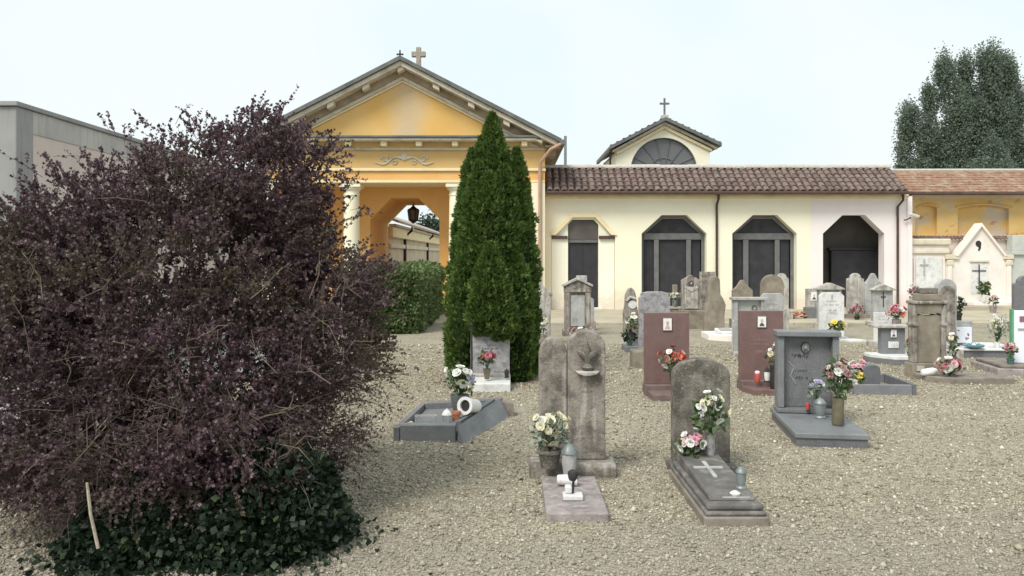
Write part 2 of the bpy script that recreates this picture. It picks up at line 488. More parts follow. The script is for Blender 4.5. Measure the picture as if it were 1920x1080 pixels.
# the flaking tympanum: ochre paint with a bare grey patch in its middle
m, nt, b, pos, g = new_mat('tympanum_paint', 0.9, 0.2)
sx = nt.nodes.new('ShaderNodeSeparateXYZ'); nt.links.new(pos, sx.inputs[0])
base_ = mixc(nt, ramp(nt, noise(nt, pos, 1.0, 6), [(.36, 0), (.66, 1)]), (.71, .44, .14), (.75, .50, .20))
dx_ = math_n(nt, 'ABSOLUTE', math_n(nt, 'ADD', sx.outputs['X'], 3.08))
edge_ = math_n(nt, 'ADD', dx_, math_n(nt, 'MULTIPLY', math_n(nt, 'SUBTRACT', noise(nt, pos, 1.7, 6), 0.5), 1.0))
mask_ = ramp(nt, edge_, [(.12, 1.0), (.70, 0.0)])
grey_ = mixc(nt, noise(nt, pos, 3.0, 6), (.50, .43, .33), (.60, .53, .42))
nt.links.new(mixc(nt, math_n(nt, 'MULTIPLY', mask_, .6), base_, grey_), b.inputs['Base Color'])

# old yellow wall losing its plaster
m, nt, b, pos, g = new_mat('peeling_ochre', 0.92, 0.2)
base_ = mixc(nt, ramp(nt, noise(nt, pos, .9, 6), [(.38, 0), (.64, 1)]), (.66, .44, .16), (.74, .55, .27))
base_ = mixc(nt, math_n(nt, 'MULTIPLY', ramp(nt, noise(nt, pos, 1.25, 7, .6), [(.50, 0), (.58, 1)]), .85), base_, (.52, .45, .38))
base_ = mixc(nt, math_n(nt, 'MULTIPLY', ramp(nt, noise(nt, scaled(nt, pos, (1, 1, 1.6)), 2.0, 6), [(.60, 0), (.66, 1)]), .8), base_, (.42, .22, .16))
nt.links.new(base_, b.inputs['Base Color'])
bp = nt.nodes.new('ShaderNodeBump'); bp.inputs['Strength'].default_value = .4; bp.inputs['Distance'].default_value = .02
nt.links.new(noise(nt, pos, 9, 6), bp.inputs['Height']); nt.links.new(bp.outputs['Normal'], b.inputs['Normal'])

# ================================================================== THE SETTING
g_ = MB().add([(-300, -60, 0), (300, -60, 0), (300, 400, 0), (-300, 400, 0)], [(0, 1, 2, 3)]).build('ground', 'gravel_ground')
tag(g_, kind='structure')

# raised paved walk along the arcade, with its kerb stones
walk = MB().box(-8.5, 22, 19.3, 29.5, -0.05, 0.05).build('pavement', 'paving')
tag(walk, kind='structure')
for i in range(26):
    x0 = -8.5 + i * 1.173
    MB().box(x0 + .004, x0 + 1.165, 19.13, 19.29, -0.05, 0.058 + random.uniform(-.006, .006)).build('kerb', 'paving', walk, bevel=.012)
path_ = MB().box(-6.2, -3.62, 3.2, 19.0, -0.05, 0.045)
tag(path_.build('concrete_path', 'grey_paving', bevel=.01), kind='structure')

# loose gravel stones where they show singly
NP = 230000
d_ = np.sqrt(rng.uniform(3.7 ** 2, 15 ** 2, NP * 3))
keep = rng.random(NP * 3) < np.clip((5.2 / d_) ** 1.6, .10, 1)
d_ = d_[keep][:NP]
x_ = rng.uniform(-.70, .70, len(d_)) * d_
ok_ = ~((x_ < -1.2 - .0 * d_) & (np.hypot((x_ + 2.1) / 1.0, d_ - 5.2) < .75)) & ~((x_ < -3.55) & (x_ > -6.3))
d_, x_ = d_[ok_], x_[ok_]
n_ = len(d_)
octv = np.array([(1, 0, 0), (-1, 0, 0), (0, 1, 0), (0, -1, 0), (0, 0, 1), (0, 0, -1)], float)
octf = np.array([(0, 2, 4), (2, 1, 4), (1, 3, 4), (3, 0, 4), (2, 0, 5), (1, 2, 5), (3, 1, 5), (0, 3, 5)])
s_ = rng.lognormal(math.log(.0061), .44, n_) * np.clip(d_ / 8.0, 1.0, 1.6)
P = octv[None] * (s_[:, None, None] * rng.uniform(.6, 1.25, (n_, 1, 3)))
P += rng.normal(0, .16, P.shape) * s_[:, None, None]
a_ = rng.uniform(0, 6.283, n_); ca, sa = np.cos(a_)[:, None], np.sin(a_)[:, None]
P = np.stack([P[..., 0] * ca - P[..., 1] * sa, P[..., 0] * sa + P[..., 1] * ca, P[..., 2] * .75], -1)
P += np.stack([x_, d_, s_ * rng.uniform(.1, .5, n_)], -1)[:, None]
gv = share('gravel', fast_mesh('gravel', P.reshape(-1, 3), (octf[None] + 6 * np.arange(n_)[:, None, None]).reshape(-1, 3), 'pebble'))
tag(gv, 'loose beige and grey gravel covering the graveyard ground', 'gravel', kind='stuff')


# ------------------------------------------------------------------ roof tiles
def tile_mesh(name, r0, r1, L, n=6, t=.016):
    """a half-round clay tile lying along +y (low end at y=0), thick enough to show its lip"""
    mb = MB(); vs_ = []; fs_ = []
    for y, r in ((0, r0), (L, r1)):
        for rr in (r, r - t):
            for k in range(n + 1):
                a = math.pi * k / n
                vs_.append((rr * math.cos(a), y, rr * .78 * math.sin(a)))
    m_ = n + 1
    for k in range(n):
        fs_.append((k, k + 1, 2 * m_ + k + 1, 2 * m_ + k))          # outside
        fs_.append((k, m_ + k, m_ + k + 1, k + 1))                  # lip at the low end
    return mb.add(vs_, fs_)


# ================================================================== ARCADE
DA = 24.0
ax0, ax1 = X(1022, DA), X(1700, DA)
arc = thing('arcade_building', 'long low cream arcade with clipped-corner openings under a dark pantile roof', 'building', (0, 0, 0))


def octo(x0, x1, t0, t1, ytop, ych, d, zb=0.0):
    """clipped-corner opening from picture columns and rows"""
    return [(X(x0, d), zb), (X(x1, d), zb), (X(x1, d), Z(ych, d)), (X(t1, d), Z(ytop, d)), (X(t0, d), Z(ytop, d)), (X(x0, d), Z(ych, d))]


zw = Z(358, DA)
xs = X(1520, DA)
O1 = octo(1034, 1153, 1072, 1118, 403, 441, DA, .0)
O2 = octo(1203, 1325, 1241, 1288, 403, 438, DA, .0)
O3 = octo(1373, 1494, 1412, 1457, 403, 438, DA, .0)
O4 = octo(1543, 1658, 1580, 1622, 403, 438, DA, .0)


def arch_wall(xa, xb, holes):
    """wall outline that runs round door-high openings open at the ground"""
    pts = [(xa, 0)]
    for h in holes:
        pts += [h[0], h[5], h[4], h[3], h[2], h[1]]
    pts += [(xb, 0), (xb, zw), (xa, zw)]
    return pts


def arch_mesh(pts, y0, y1):
    return MB().holed(pts, [], y0, y1)


arch_mesh(arch_wall(ax0, xs, [O1, O2, O3]), DA, DA + .38).build('wall', 'cream_plaster', arc)
arch_mesh(arch_wall(xs + .001, ax1, [O4]), DA, DA + .38).build('wall', 'pale_plaster', arc)
# backs of the niches and the ends
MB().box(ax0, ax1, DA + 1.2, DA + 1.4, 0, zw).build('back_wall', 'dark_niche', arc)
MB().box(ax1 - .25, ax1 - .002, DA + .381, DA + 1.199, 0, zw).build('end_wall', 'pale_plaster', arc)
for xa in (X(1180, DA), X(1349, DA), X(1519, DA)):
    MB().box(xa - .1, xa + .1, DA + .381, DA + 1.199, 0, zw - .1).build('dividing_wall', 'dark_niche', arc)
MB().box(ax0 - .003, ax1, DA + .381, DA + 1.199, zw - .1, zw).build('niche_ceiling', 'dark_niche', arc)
# cornice bands under the eaves
MB().box(ax0, ax1 + .02, DA - .10, DA - .002, zw - .16, zw + .0).build('cornice', 'cornice_plaster', arc, bevel=.01)
MB().box(ax0, ax1 + .01, DA - .05, DA - .002, zw - .24, zw - .162).build('cornice_band', 'trim_cream', arc, bevel=.01)
MB().box(ax1 + .001, ax1 + .14, DA - .06, DA + 1.2, 0, zw - .163).build('corner_pilaster', 'pale_plaster', arc)
# first opening: a plaster infill with a narrow door
d1 = DA + .06
door_h = [(X(1065, d1), .0), (X(1065, d1), Z(421, d1)), (X(1073, d1), Z(412, d1)), (X(1113, d1), Z(412, d1)), (X(1122, d1), Z(421, d1)), (X(1122, d1), .0)]
outer = [(O1[0][0] + .01, 0.0)] + door_h + [(O1[1][0] - .01, 0.0), (O1[2][0] - .01, O1[2][1]), (O1[3][0], O1[3][1] - .01), (O1[4][0], O1[4][1] - .01), (O1[5][0] + .01, O1[5][1])]
MB().holed(outer, [], d1, d1 + .2).build('infill_panel', 'panel_plaster', arc)
# raised hood moulding that follows the clipped corners
hm = MB()
hp = [(X(1030, DA), Z(441, DA)), (X(1071, DA), Z(400, DA)), (X(1119, DA), Z(400, DA)), (X(1157, DA), Z(441, DA))]
hq = [(X(1042, DA), Z(441, DA)), (X(1074, DA), Z(408, DA)), (X(1116, DA), Z(408, DA)), (X(1146, DA), Z(441, DA))]
hm.prism(hp + hq[::-1], DA - .05, DA - .002)
hm.build('hood_moulding', 'trim_cream', arc, bevel=.012)
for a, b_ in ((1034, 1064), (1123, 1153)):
    MB().box(X(a, DA), X(b_, DA), DA - .02, d1 - .002, Z(448, DA), Z(442, DA)).build('shadow_band', 'brown_gutter', arc, bevel=.006)  # dark brown strips standing in for the horizontal shadows below the hood
dr = MB().box(X(1065, d1) + .004, X(1122, d1) - .004, d1 + .1, d1 + .15, 0, Z(450, d1)).build('door', 'dark_door', arc)
MB().box(X(1093, d1), X(1094, d1), d1 + .09, d1 + .099, 0, Z(452, d1)).build('door_meeting_rail', 'dark_iron', dr)
MB().box(X(1065, d1) + .004, X(1122, d1) - .004, d1 + .04, d1 + .10, Z(455, d1), Z(450, d1)).build('transom', 'tomb_front', arc, bevel=.005)
MB().prism([(X(1066, d1), Z(449.5, d1)), (X(1121, d1), Z(449.5, d1)), (X(1121, d1), Z(421, d1)), (X(1113, d1), Z(413, d1)), (X(1073, d1), Z(413, d1)), (X(1066, d1), Z(421, d1))], d1 + .08, d1 + .12).build('fanlight', 'dark_niche', arc)
MB().box(X(1058, d1), X(1128, d1), DA - .22, DA + .05, .05, .11).build('doorstep', 'white_marble', arc, bevel=.01)
# second and third openings: stone tomb fronts
for h, (pa, pb, pc, pd) in ((O2, (1229, 1238, 1290, 1299)), (O3, (1398, 1408, 1458, 1467))):
    df = DA + .30
    tf = MB()
    ix = .10
    inner = [(h[0][0] + ix, 0.0), (h[5][0] + ix, h[5][1] - .04), (h[4][0] + .06, h[4][1] - .11), (h[3][0] - .06, h[3][1] - .11), (h[2][0] - ix, h[2][1] - .04), (h[1][0] - ix, 0.0)]
    out = [(h[0][0] + .004, 0.0)] + inner + [(h[1][0] - .004, 0.0), (h[2][0] - .004, h[2][1]), (h[3][0], h[3][1] - .004), (h[4][0], h[4][1] - .004), (h[5][0] + .004, h[5][1])]
    tf.holed(out, [], df - .05, df)
    tf.build('tomb_frame', 'tomb_front', arc, bevel=.008)
    MB().box(h[0][0] + ix + .002, h[1][0] - ix - .002, df - .07, df, Z(449, DA), Z(437, DA)).build('tomb_lintel', 'tomb_front', arc, bevel=.008)
    for u, v in ((pa, pb), (pc, pd)):
        MB().box(X(u, DA), X(v, DA), df - .06, df, 0.0, Z(449.3, DA)).build('tomb_pilaster', 'tomb_front', arc, bevel=.008)
    for u, v in ((1203 if h is O2 else 1373, pa), (pb, pc), (pd, 1325 if h is O2 else 1494)):
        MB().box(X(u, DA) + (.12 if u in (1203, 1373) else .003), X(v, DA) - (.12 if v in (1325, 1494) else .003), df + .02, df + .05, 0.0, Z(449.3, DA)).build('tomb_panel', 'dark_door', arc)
    tg = [(h[5][0] + ix, Z(437, DA)), (h[2][0] - ix, Z(437, DA)), (h[3][0] - .06, h[3][1] - .11), (h[4][0] + .06, h[4][1] - .11)]
    MB().prism(tg, df + .01, df + .04).build('tomb_gable_panel', 'dark_door', arc)
    xm = (h[0][0] + h[1][0]) / 2
    em = MB()
    for k in (-1, 0, 1):
        em.box(xm + k * .075 - .026, xm + k * .075 + .026, df - .008, df + .009, Z(432, DA), Z(424, DA) + (.03 if k == 0 else 0))
    em.build('carved_emblem', 'dark_iron', arc)
# fourth opening: open niche with a tomb wall at its back
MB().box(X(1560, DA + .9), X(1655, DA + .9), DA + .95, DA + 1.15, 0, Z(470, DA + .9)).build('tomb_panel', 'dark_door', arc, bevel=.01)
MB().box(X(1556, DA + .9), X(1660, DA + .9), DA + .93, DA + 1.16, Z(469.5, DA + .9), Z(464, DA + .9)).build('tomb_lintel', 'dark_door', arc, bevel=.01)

# roof: deck, gutter, pantiles one by one, ridge
ye, ze = 23.6, Z(356, 23.6)
yr, zr = 24.8, Z(312, 24.8)
sl_ = math.hypot(yr - ye, zr - ze); pitch = math.atan2(zr - ze, yr - ye)
rx0, rx1 = X(1024, ye), X(1703, ye)
MB().prism_x([(ye + .02, ze - .05), (yr, zr - .05), (yr + 1.2, ze - .05)], rx0, rx1).build('roof_deck', 'roof_deck', arc)
ncol, nrow = 50, 6
cw = (rx1 - rx0) / ncol
tiles = [tile_mesh('roof_tile', cw * .44, cw * .36, sl_ / nrow * 1.22).mesh('roof_tile', 'roof_tile', True) for _ in range(1)]
chan = MB()
for j in range(nrow):
    for i in range(ncol):
        u = (j + .02) * sl_ / nrow - .03
        yy = ye + u * math.cos(pitch); zz = ze + u * math.sin(pitch)
        share('roof_tile', tiles[0], arc, (rx0 + (i + .5) * cw + random.uniform(-.009, .009), yy, zz + random.uniform(-.004, .006) - .028), (pitch - .045, 0, random.uniform(-.03, .03)))
MB().box(rx0, rx1, ye - .10, ye - .012, ze - .135, ze - .03).build('gutter', 'brown_gutter', arc, bevel=.03)
for i in range(24):
    xr = rx0 + (i + .5) * (rx1 - rx0) / 24
    mb = MB(); n = 7; L = (rx1 - rx0) / 24 * 1.04
    mb.prism_x([(yr - .13, zr - .06)] + [(yr + .13 * math.cos(math.pi - a), zr - .03 + .085 * math.sin(a)) for a in [math.pi * k / n for k in range(n + 1)]] + [(yr + .13, zr - .06)], xr - L / 2, xr + L / 2)
    mb.xf(Matrix.Translation((0, 0, random.uniform(-.008, .01)))).build('ridge_tile', 'mortar', arc, smooth=True)
# downpipes
for xp, bend in ((1345, False), (1688, True)):
    xx = X(xp, DA)
    if bend:
        pts = [(xx + .02, DA - .14, ze - .10), (xx + .02, DA - .14, ze - .28), (xx - .10, DA - .05, ze - .48), (xx - .10, DA - .05, .06)]
    else:
        pts = [(xx, DA - .16, ze - .10), (xx, DA - .14, ze - .25), (xx - .03, DA - .05, ze - .42), (xx - .03, DA - .05, .06)]
    MB().tube(pts, .036, 8).build('downpipe', 'brown_gutter', arc, smooth=True)

# small lamp on a bracket at the arcade corner
lx, lz = X(1693, DA), Z(408, DA)
lm = thing('wall_floodlight', 'small white floodlight on a bracket at the cream arcade corner', 'lamp', (lx, DA - .07, lz))
MB().tube([(0, .0, -.08), (.05, -.06, -.07), (.16, -.10, .0)], .02, 6).build('bracket', 'brown_gutter', lm)
MB().box(-.14, .14, -.06, .06, -.035, .035).xf(Matrix.Translation((.24, -.12, .06)) @ Matrix.Rotation(R(18), 4, 'Y')).build('lamp_body', 'lamp_white', lm, bevel=.012)
MB().box(-.12, .12, -.064, -.0605, -.022, .022).xf(Matrix.Translation((.24, -.12, .06)) @ Matrix.Rotation(R(18), 4, 'Y')).build('lens', 'clear_glass', lm)

# ================================================================== CHAPEL BEHIND THE ARCADE
DC = 30.0
ch = thing('chapel', 'small cream gabled chapel with a fan window rising behind the arcade roof', 'chapel')
cxm = X(1245, DC)
cx0, cx1 = X(1154, DC), X(1331, DC)
zt_e, zt_a = Z(283, DC), Z(236, DC)
rl = 63 * DC / F
zc = Z(321, DC)
nA = 24
lun = [(cxm + rl * math.cos(math.pi * k / nA), zc + rl * math.sin(math.pi * k / nA)) for k in range(nA + 1)]
MB().holed([(cx0, 0), (cx1, 0), (cx1, zt_e), (cxm, zt_a), (cx0, zt_e)], [lun], DC, DC + .35).build('wall', 'cream_plaster', ch)
MB().prism([(cx0, 0), (cx1, 0), (cx1, zt_e), (cxm, zt_a), (cx0, zt_e)], DC + 3.8, DC + 4.0).build('wall', 'cream_plaster', ch)
for xa, xb in ((cx0, cx0 + .3), (cx1 - .3, cx1)):
    MB().box(xa, xb, DC + .351, DC + 3.799, 0, zt_e - .02).build('side_wall', 'cream_plaster', ch)
win = MB().tube([(x, DC + .12, z) for x, z in lun], .035, 6).build('fan_window', 'iron_cross', ch)
for k in range(7):
    a0, a1 = math.pi * k / 7 + .012, math.pi * (k + 1) / 7 - .012
    for q0, q1 in ((.02, .40), (.42, .985)):
        poly = [(cxm + rl * q * math.cos(a), zc + rl * q * math.sin(a)) for q, a in [(q0, a0), (q1, a0), (q1, (a0 * 2 + a1) / 3), (q1, (a0 + 2 * a1) / 3), (q1, a1), (q0, a1)]]
        MB().prism(poly, DC + .16, DC + .17).build('pane', 'window_glass', win)
for k in range(1, 7):
    a = math.pi * k / 7
    MB().tube([(cxm + .02 * math.cos(a), DC + .13, zc + .02 * math.sin(a)), (cxm + rl * math.cos(a), DC + .13, zc + rl * math.sin(a))], .018, 5).build('glazing_bar', 'iron_cross', win)
MB().tube([(cxm + rl * .41 * math.cos(math.pi * k / 14), DC + .13, zc + rl * .41 * math.sin(math.pi * k / 14)) for k in range(15)], .016, 5).build('glazing_bar', 'iron_cross', win)
# raking roof slabs, tiles on top
ez_l, ez_r, ea = Z(276, DC), Z(270, DC), Z(222, DC)
el, er = X(1141, DC), X(1349, DC)
for sgn, xe, zee in ((-1, el, ez_l), (1, er, ez_r)):
    rf = MB().prism([(cxm, ea), (cxm, ea - .13), (xe, zee - .13), (xe, zee)] if sgn > 0 else [(cxm, ea), (xe, zee), (xe, zee - .13), (cxm, ea - .13)], DC - .35, DC + 4.3).build('roof', 'lead_sheet', ch)
    MB().prism([(cxm, ea - .14), (cxm, ea - .26), (xe - sgn * .12, zee - .22), (xe - sgn * .12, zee - .14)], DC - .18, DC - .003).build('raking_cornice', 'rake_stone', ch, bevel=.01)
    MB().prism([(cxm, ea - .262), (cxm, ea - .40), (xe - sgn * .30, zee - .30), (xe - sgn * .30, zee - .205)], DC - .09, DC - .003).build('raking_band', 'trim_cream', ch, bevel=.01)
    n_t = 9
    for k in range(n_t):   # tile edges along the verge
        q = (k + .5) / n_t
        share('verge_tile', tiles[0], rf, (cxm + (xe - cxm) * q, DC - .34, ea + (zee - ea) * q - .02), (0, 0, R(0)), (1.05, 1, .35))
MB().tube([(el + .02, DC - .3, ez_l - .15), (el + .02, DC + 4, ez_l - .15)], .06, 6).build('gutter', 'brown_gutter', ch)
MB().tube([(el + .05, DC - .2, ez_l - .16), (el + .05, DC - .1, ez_l - .5), (el + .05, DC - .1, 3.0)], .04, 6).build('downpipe', 'dark_iron', ch)
cc = thing('roof_cross', 'grey metal cross on the chapel gable above the fan window', 'cross', (cxm, DC - .1, ea))
MB().box(-.13, .13, -.13, .13, -.05, .10).build('pedestal', 'mortar', cc, bevel=.02)
MB().box(-.035, .035, -.03, .03, .10, .74).build('upright', 'iron_cross', cc, bevel=.008)
MB().box(-.18, .18, -.033, .033, .50, .57).build('crossbar', 'iron_cross', cc, bevel=.008)

# ================================================================== GATEHOUSE WITH PORTICO
DP = 23.5
gh = thing('gatehouse', 'orange and ochre gatehouse with pediment, columns and clipped-corner archway', 'building')
pcx = X(756, DP)
hw = X(1022, DP) - pcx
px0, px1 = pcx - hw, pcx + hw
DW = 25.0
zE0, zE1 = Z(340, DP), Z(262, DP)          # underside of the architrave, top of the frieze zone
# block behind with the passage through it
acx = X(759, DW); aw = 65 * DW / F; at_ = 25 * DW / F
az, azc = Z(371, DW), Z(411, DW)
blk = [(px0, 0), (acx - aw, 0), (acx - aw, azc), (acx - at_, az), (acx + at_, az), (acx + aw, azc), (acx + aw, 0), (px1 - .002, 0), (px1 - .002, zE1), (px0, zE1)]
MB().holed(blk, [], DW, 28.7).build('passage_wall', 'orange_plaster', gh)
for xs_ in ((px0, px0 + .38), (px1 - .40, px1)):      # end walls beside the porch
    MB().box(xs_[0], xs_[1], DP + .02, DW - .002, 0, zE0 + .3).build('end_wall', 'orange_plaster', gh)
# entablature: architrave, bead, frieze, cornice
MB().box(px0 + .002, px1 - .002, DP, DW - .003, zE0 + .03, Z(321, DP)).build('architrave', 'orange_plaster', gh, bevel=.01)
MB().box(px0 + .01, px1 - .01, DP - .035, DW - .004, zE0 - .045, zE0 + .028).build('architrave_lip', 'trim_cream', gh, bevel=.012)
MB().box(px0 - .02, px1 + .02, DP - .06, DW - .005, Z(321, DP) + .001, Z(316, DP)).build('bead_moulding', 'trim_cream', gh, bevel=.015)
MB().box(px0 + .003, px1 - .003, DP + .01, DW - .006, Z(316, DP) + .001, Z(282, DP)).build('frieze', 'ochre_plaster', gh)
MB().box(px0 - .03, px1 + .03, DP - .08, DW - .007, Z(282, DP) + .001, Z(277, DP)).build('frieze_moulding', 'rake_stone', gh, bevel=.015)
MB().box(px0 - .01, px1 + .01, DP - .04, DW - .008, Z(277, DP) + .001, Z(267, DP)).build('dentil_course', 'ochre_plaster', gh)
MB().box(px0 - .28, px1 + .06, DP - .42, DW - .009, Z(267, DP) + .001, Z(262, DP)).build('cornice', 'rake_stone', gh, bevel=.02)
MB().box(px0 - .32, px1 + .10, DP - .47, DW - .01, Z(262, DP) + .001, Z(258, DP)).build('cornice_lip', 'lead_sheet', gh, bevel=.012)
for xpx in (521, 588, 656, 722, 787, 854, 922, 983):
    MB().box(X(xpx, DP) - .085, X(xpx, DP) + .085, DP - .32, DP - .041, Z(276, DP), Z(267, DP) - .002).build('modillion', 'trim_cream', gh, bevel=.02)
# pilaster at the right corner of the frieze
MB().box(px1 - .40, px1 - .004, DP - .03, DP + .019, 0, zE0 - .047).build('corner_pilaster', 'column_plaster', gh, bevel=.01)
MB().box(px0 + .004, px0 + .40, DP - .03, DP + .019, 0, zE0 - .047).build('corner_pilaster', 'column_plaster', gh, bevel=.01)
# columns
for xpx in (660, 857):
    xc, yc = X(xpx, DP + .35), DP + .30
    co = MB().lathe([(.30, .0), (.30, .10), (.27, .16), (.262, .2), (.25, 1.4), (.225, zE0 - .42), (.225, zE0 - .40)], 24, xc, yc).build('column', 'column_plaster', gh, smooth=True)
    MB().lathe([(.245, zE0 - .40), (.245, zE0 - .365), (.228, zE0 - .36), (.228, zE0 - .27), (.25, zE0 - .255), (.285, zE0 - .20), (.295, zE0 - .165)], 24, xc, yc).build('capital', 'column_plaster', co, smooth=True)
    MB().box(xc - .31, xc + .31, yc - .31, yc + .31, zE0 - .164, zE0 - .047).build('abacus', 'column_plaster', co, bevel=.01)
    MB().box(xc - .36, xc + .36, yc - .36, yc + .36, -.02, .09).build('plinth', 'column_plaster', co, bevel=.01)
# carved scroll on the frieze
orn = MB()
ox, oz = X(758, DP), Z(300, DP)
for s in (-1, 1):
    orn.tube([(ox + s * (.10 + .75 * t), DP - .005, oz + .05 - .16 * t + .07 * math.sin(t * 7)) for t in [k / 12 for k in range(13)]], [.035 - .012 * k / 12 for k in range(13)], 6)
    orn.tube([(ox + s * (.56 + (.13 - .008 * k) * math.cos(k * .7)), DP - .004, oz + .03 + (.11 - .008 * k) * math.sin(k * .7)) for k in range(11)], .022, 5)
    orn.tube([(ox + s * (.30 + (.10 - .008 * k) * math.cos(2.6 + k * .7)), DP - .004, oz - .06 + (.08 - .006 * k) * math.sin(2.6 + k * .7)) for k in range(10)], .02, 5)
for k in range(5):
    a = math.pi * (.15 + .7 * k / 4)
    orn.tube([(ox, DP - .006, oz + .0), (ox + .17 * math.cos(a), DP - .012, oz + .02 + .20 * math.sin(a))], [.03, .04], 5)
tag(orn.build('scroll_relief', 'rake_stone', gh, smooth=True), 'worn grey plaster scroll with a shell at its middle')
# pediment
apx = X(755, DP)
def rk(px_, py_): return (X(px_, DP), Z(py_, DP))
tymp = [rk(575, 258), rk(936, 258), rk(755, 141)]
MB().prism([(px0 + .1, Z(258, DP)), (px1 - .1, Z(258, DP)), rk(755, 128)], DP + .06, DW - .02).build('tympanum', 'tympanum_paint', gh)
sR = (258 - 113) / (1037 - 755.)
for s in (-1, 1):
    def pt(off_px, run):        # a point on the rake: run px sideways from the apex, off_px down from the outer line
        return (apx + s * run * DP / F, Z(113 + off_px + run * sR, DP))
    top = 296
    def band(a, b2, r0, r1, y0, y1, name, m, bev=.012):
        return MB().prism([pt(a, r0), pt(a, r1), pt(b2, r1), pt(b2, r0)], y0, y1).build(name, m, gh, bevel=bev)
    band(0, 8, 0, top, DP - .60, 29.4, 'roof', 'lead_sheet', .008)
    band(8.2, 17, 0, top - 6, DP - .50, DP + .02, 'raking_cornice', 'rake_stone')
    band(17.2, 30, 0, 270, DP - .10, DP + .055, 'raking_soffit_board', 'soffit_wood', .004)
    band(30.2, 37, 0, 255, DP - .06, DP + .055, 'raking_moulding', 'rake_stone')
    band(37.2, 41, 0, 248, DP - .01, DP + .055, 'raking_fillet', 'trim_cream')
    for run in ((0,) if s < 0 else ()) + (65, 130, 195, 255):
        a0 = pt(17.4, run - 6); a1 = pt(17.4, run + 6); b0 = pt(26, run - 6); b1 = pt(26, run + 6)
        MB().prism([a0, a1, b1, b0], DP - .42, DP - .101).build('modillion', 'rake_stone', gh, bevel=.015)
# side eaves with gutter and rafters' dark underside
for s in (-1, 1):
    xe = apx + s * 296 * DP / F
    xw = px1 if s > 0 else px0
    zee = Z(113 + 296 * sR, DP)
    MB().box(min(xe, xw), max(xe, xw), DP - .3, 29.2, zee - .20, zee - .142).build('eaves_soffit', 'soffit_wood', gh)
    MB().tube([(xe + s * .04, DP - .62, zee - .10), (xe + s * .04, 29.3, zee - .10)], .075, 8).build('gutter', 'lead_sheet', gh, smooth=True)
    for k in range(9):
        yk = DP + .2 + k * .62
        MB().prism_x([(yk, zee - .204), (yk + .12, zee - .204), (yk + .12, zee - .42), (yk, zee - .42)], min(xw, xw + s * .33), max(xw, xw + s * .33)).build('rafter_end', 'soffit_wood', gh)
zee = Z(113 + 296 * sR, DP)
xq = X(1012, DP)
MB().tube([(apx + 296 * DP / F, DP - .55, zee - .13), (xq + .30, DP - .50, zee - .30), (xq + .02, DP - .12, zee - .62), (xq, DP - .09, zee - .80), (xq, DP - .09, 2.2), (xq, DP - .09, .05)], .05, 8).build('downpipe', 'copper_pipe', gh, smooth=True)
MB().tube([(X(1060, 29), 29.0, 6.0), (X(1060, 29), 29.0, 3.5)], .05, 6).build('downpipe', 'grey_metal', gh)

ic = thing('iron_cross', 'thin dark iron cross at the very tip of the gatehouse pediment', 'cross', (X(754, DP), DP - .45, Z(113, DP - .45)))
MB().box(-.02, .02, -.02, .02, -.12, .29).build('upright', 'dark_iron', ic)
MB().box(-.10, .10, -.022, .022, .15, .19).build('crossbar', 'dark_iron', ic)
d2 = 27.5
zc0 = Z(113, DP)
sc_x = thing('stone_cross', 'broad stone cross standing on the gatehouse ridge behind the pediment tip', 'cross', (X(785, d2), d2, zc0 - .1))
MB().box(-.22, .22, -.2, .2, -.1, .3).build('pedestal', 'stone_cross', sc_x, bevel=.02)
hz = Z(89, d2) - (zc0 - .1)
MB().prism([(-.10, .3), (.10, .3), (.075, hz - .33), (.085, hz), (-.085, hz), (-.075, hz - .33)], -.08, .08).build('upright', 'stone_cross', sc_x, bevel=.015)
MB().box(-.24, .24, -.085, .085, hz - .33, hz - .15).build('crossbar', 'stone_cross', sc_x, bevel=.02)

# lantern in the archway
ln = thing('hanging_lantern', 'black iron lantern hanging in the gatehouse archway', 'lantern', (X(775, 27.0), 27.0, az))
MB().tube([(0, 0, 0), (0, 0, -.12)], .012, 6).build('chain', 'dark_iron', ln)
MB().lathe([(.03, -.10), (.05, -.14), (.10, -.19), (.19, -.24), (.20, -.27)], 8).build('lantern_cap', 'dark_iron', ln)
MB().lathe([(.14, -.60), (.185, -.271)], 8).build('lantern_glass', 'window_glass', ln)
for k in range(6):
    a = k * math.pi / 3
    MB().tube([(.195 * math.cos(a), .195 * math.sin(a), -.27), (.15 * math.cos(a), .15 * math.sin(a), -.61)], .014, 5).build('lantern_bar', 'dark_iron', ln)
MB().lathe([(.03, -.72), (.08, -.67), (.16, -.62), (.16, -.60)], 8).build('lantern_base', 'dark_iron', ln)

# building beyond the archway
bb = thing('side_wing', 'long beige wing with low tiled roof seen through the gatehouse archway', 'building')
bx = -4.55
MB().box(bx - 4, bx, 29.5, 62, 0, 2.75).build('wall', 'beige_wall', bb)
MB().box(bx, bx + .16, 29.5, 62, 2.35, 2.75).build('cornice', 'trim_cream', bb, bevel=.03)
MB().box(bx + .001, bx + .09, 29.5, 62, 1.95, 2.12).build('string_course', 'cornice_plaster', bb, bevel=.02)
MB().box(bx, bx + .28, 29.5, 62, 2.752, 2.84).build('cornice_lip', 'cornice_plaster', bb, bevel=.02)
rfb = MB().add([(bx + .40, 29.2, 2.86), (bx + .40, 62.3, 2.86), (bx - 2, 62.3, 3.75), (bx - 2, 29.2, 3.75), (bx + .40, 29.2, 2.95), (bx + .40, 62.3, 2.95), (bx - 2, 62.3, 3.85), (bx - 2, 29.2, 3.85)],
               [(0, 3, 2, 1), (4, 5, 6, 7), (0, 1, 5, 4), (1, 2, 6, 5), (2, 3, 7, 6), (3, 0, 4, 7)]).build('roof', 'pale_roof', bb)
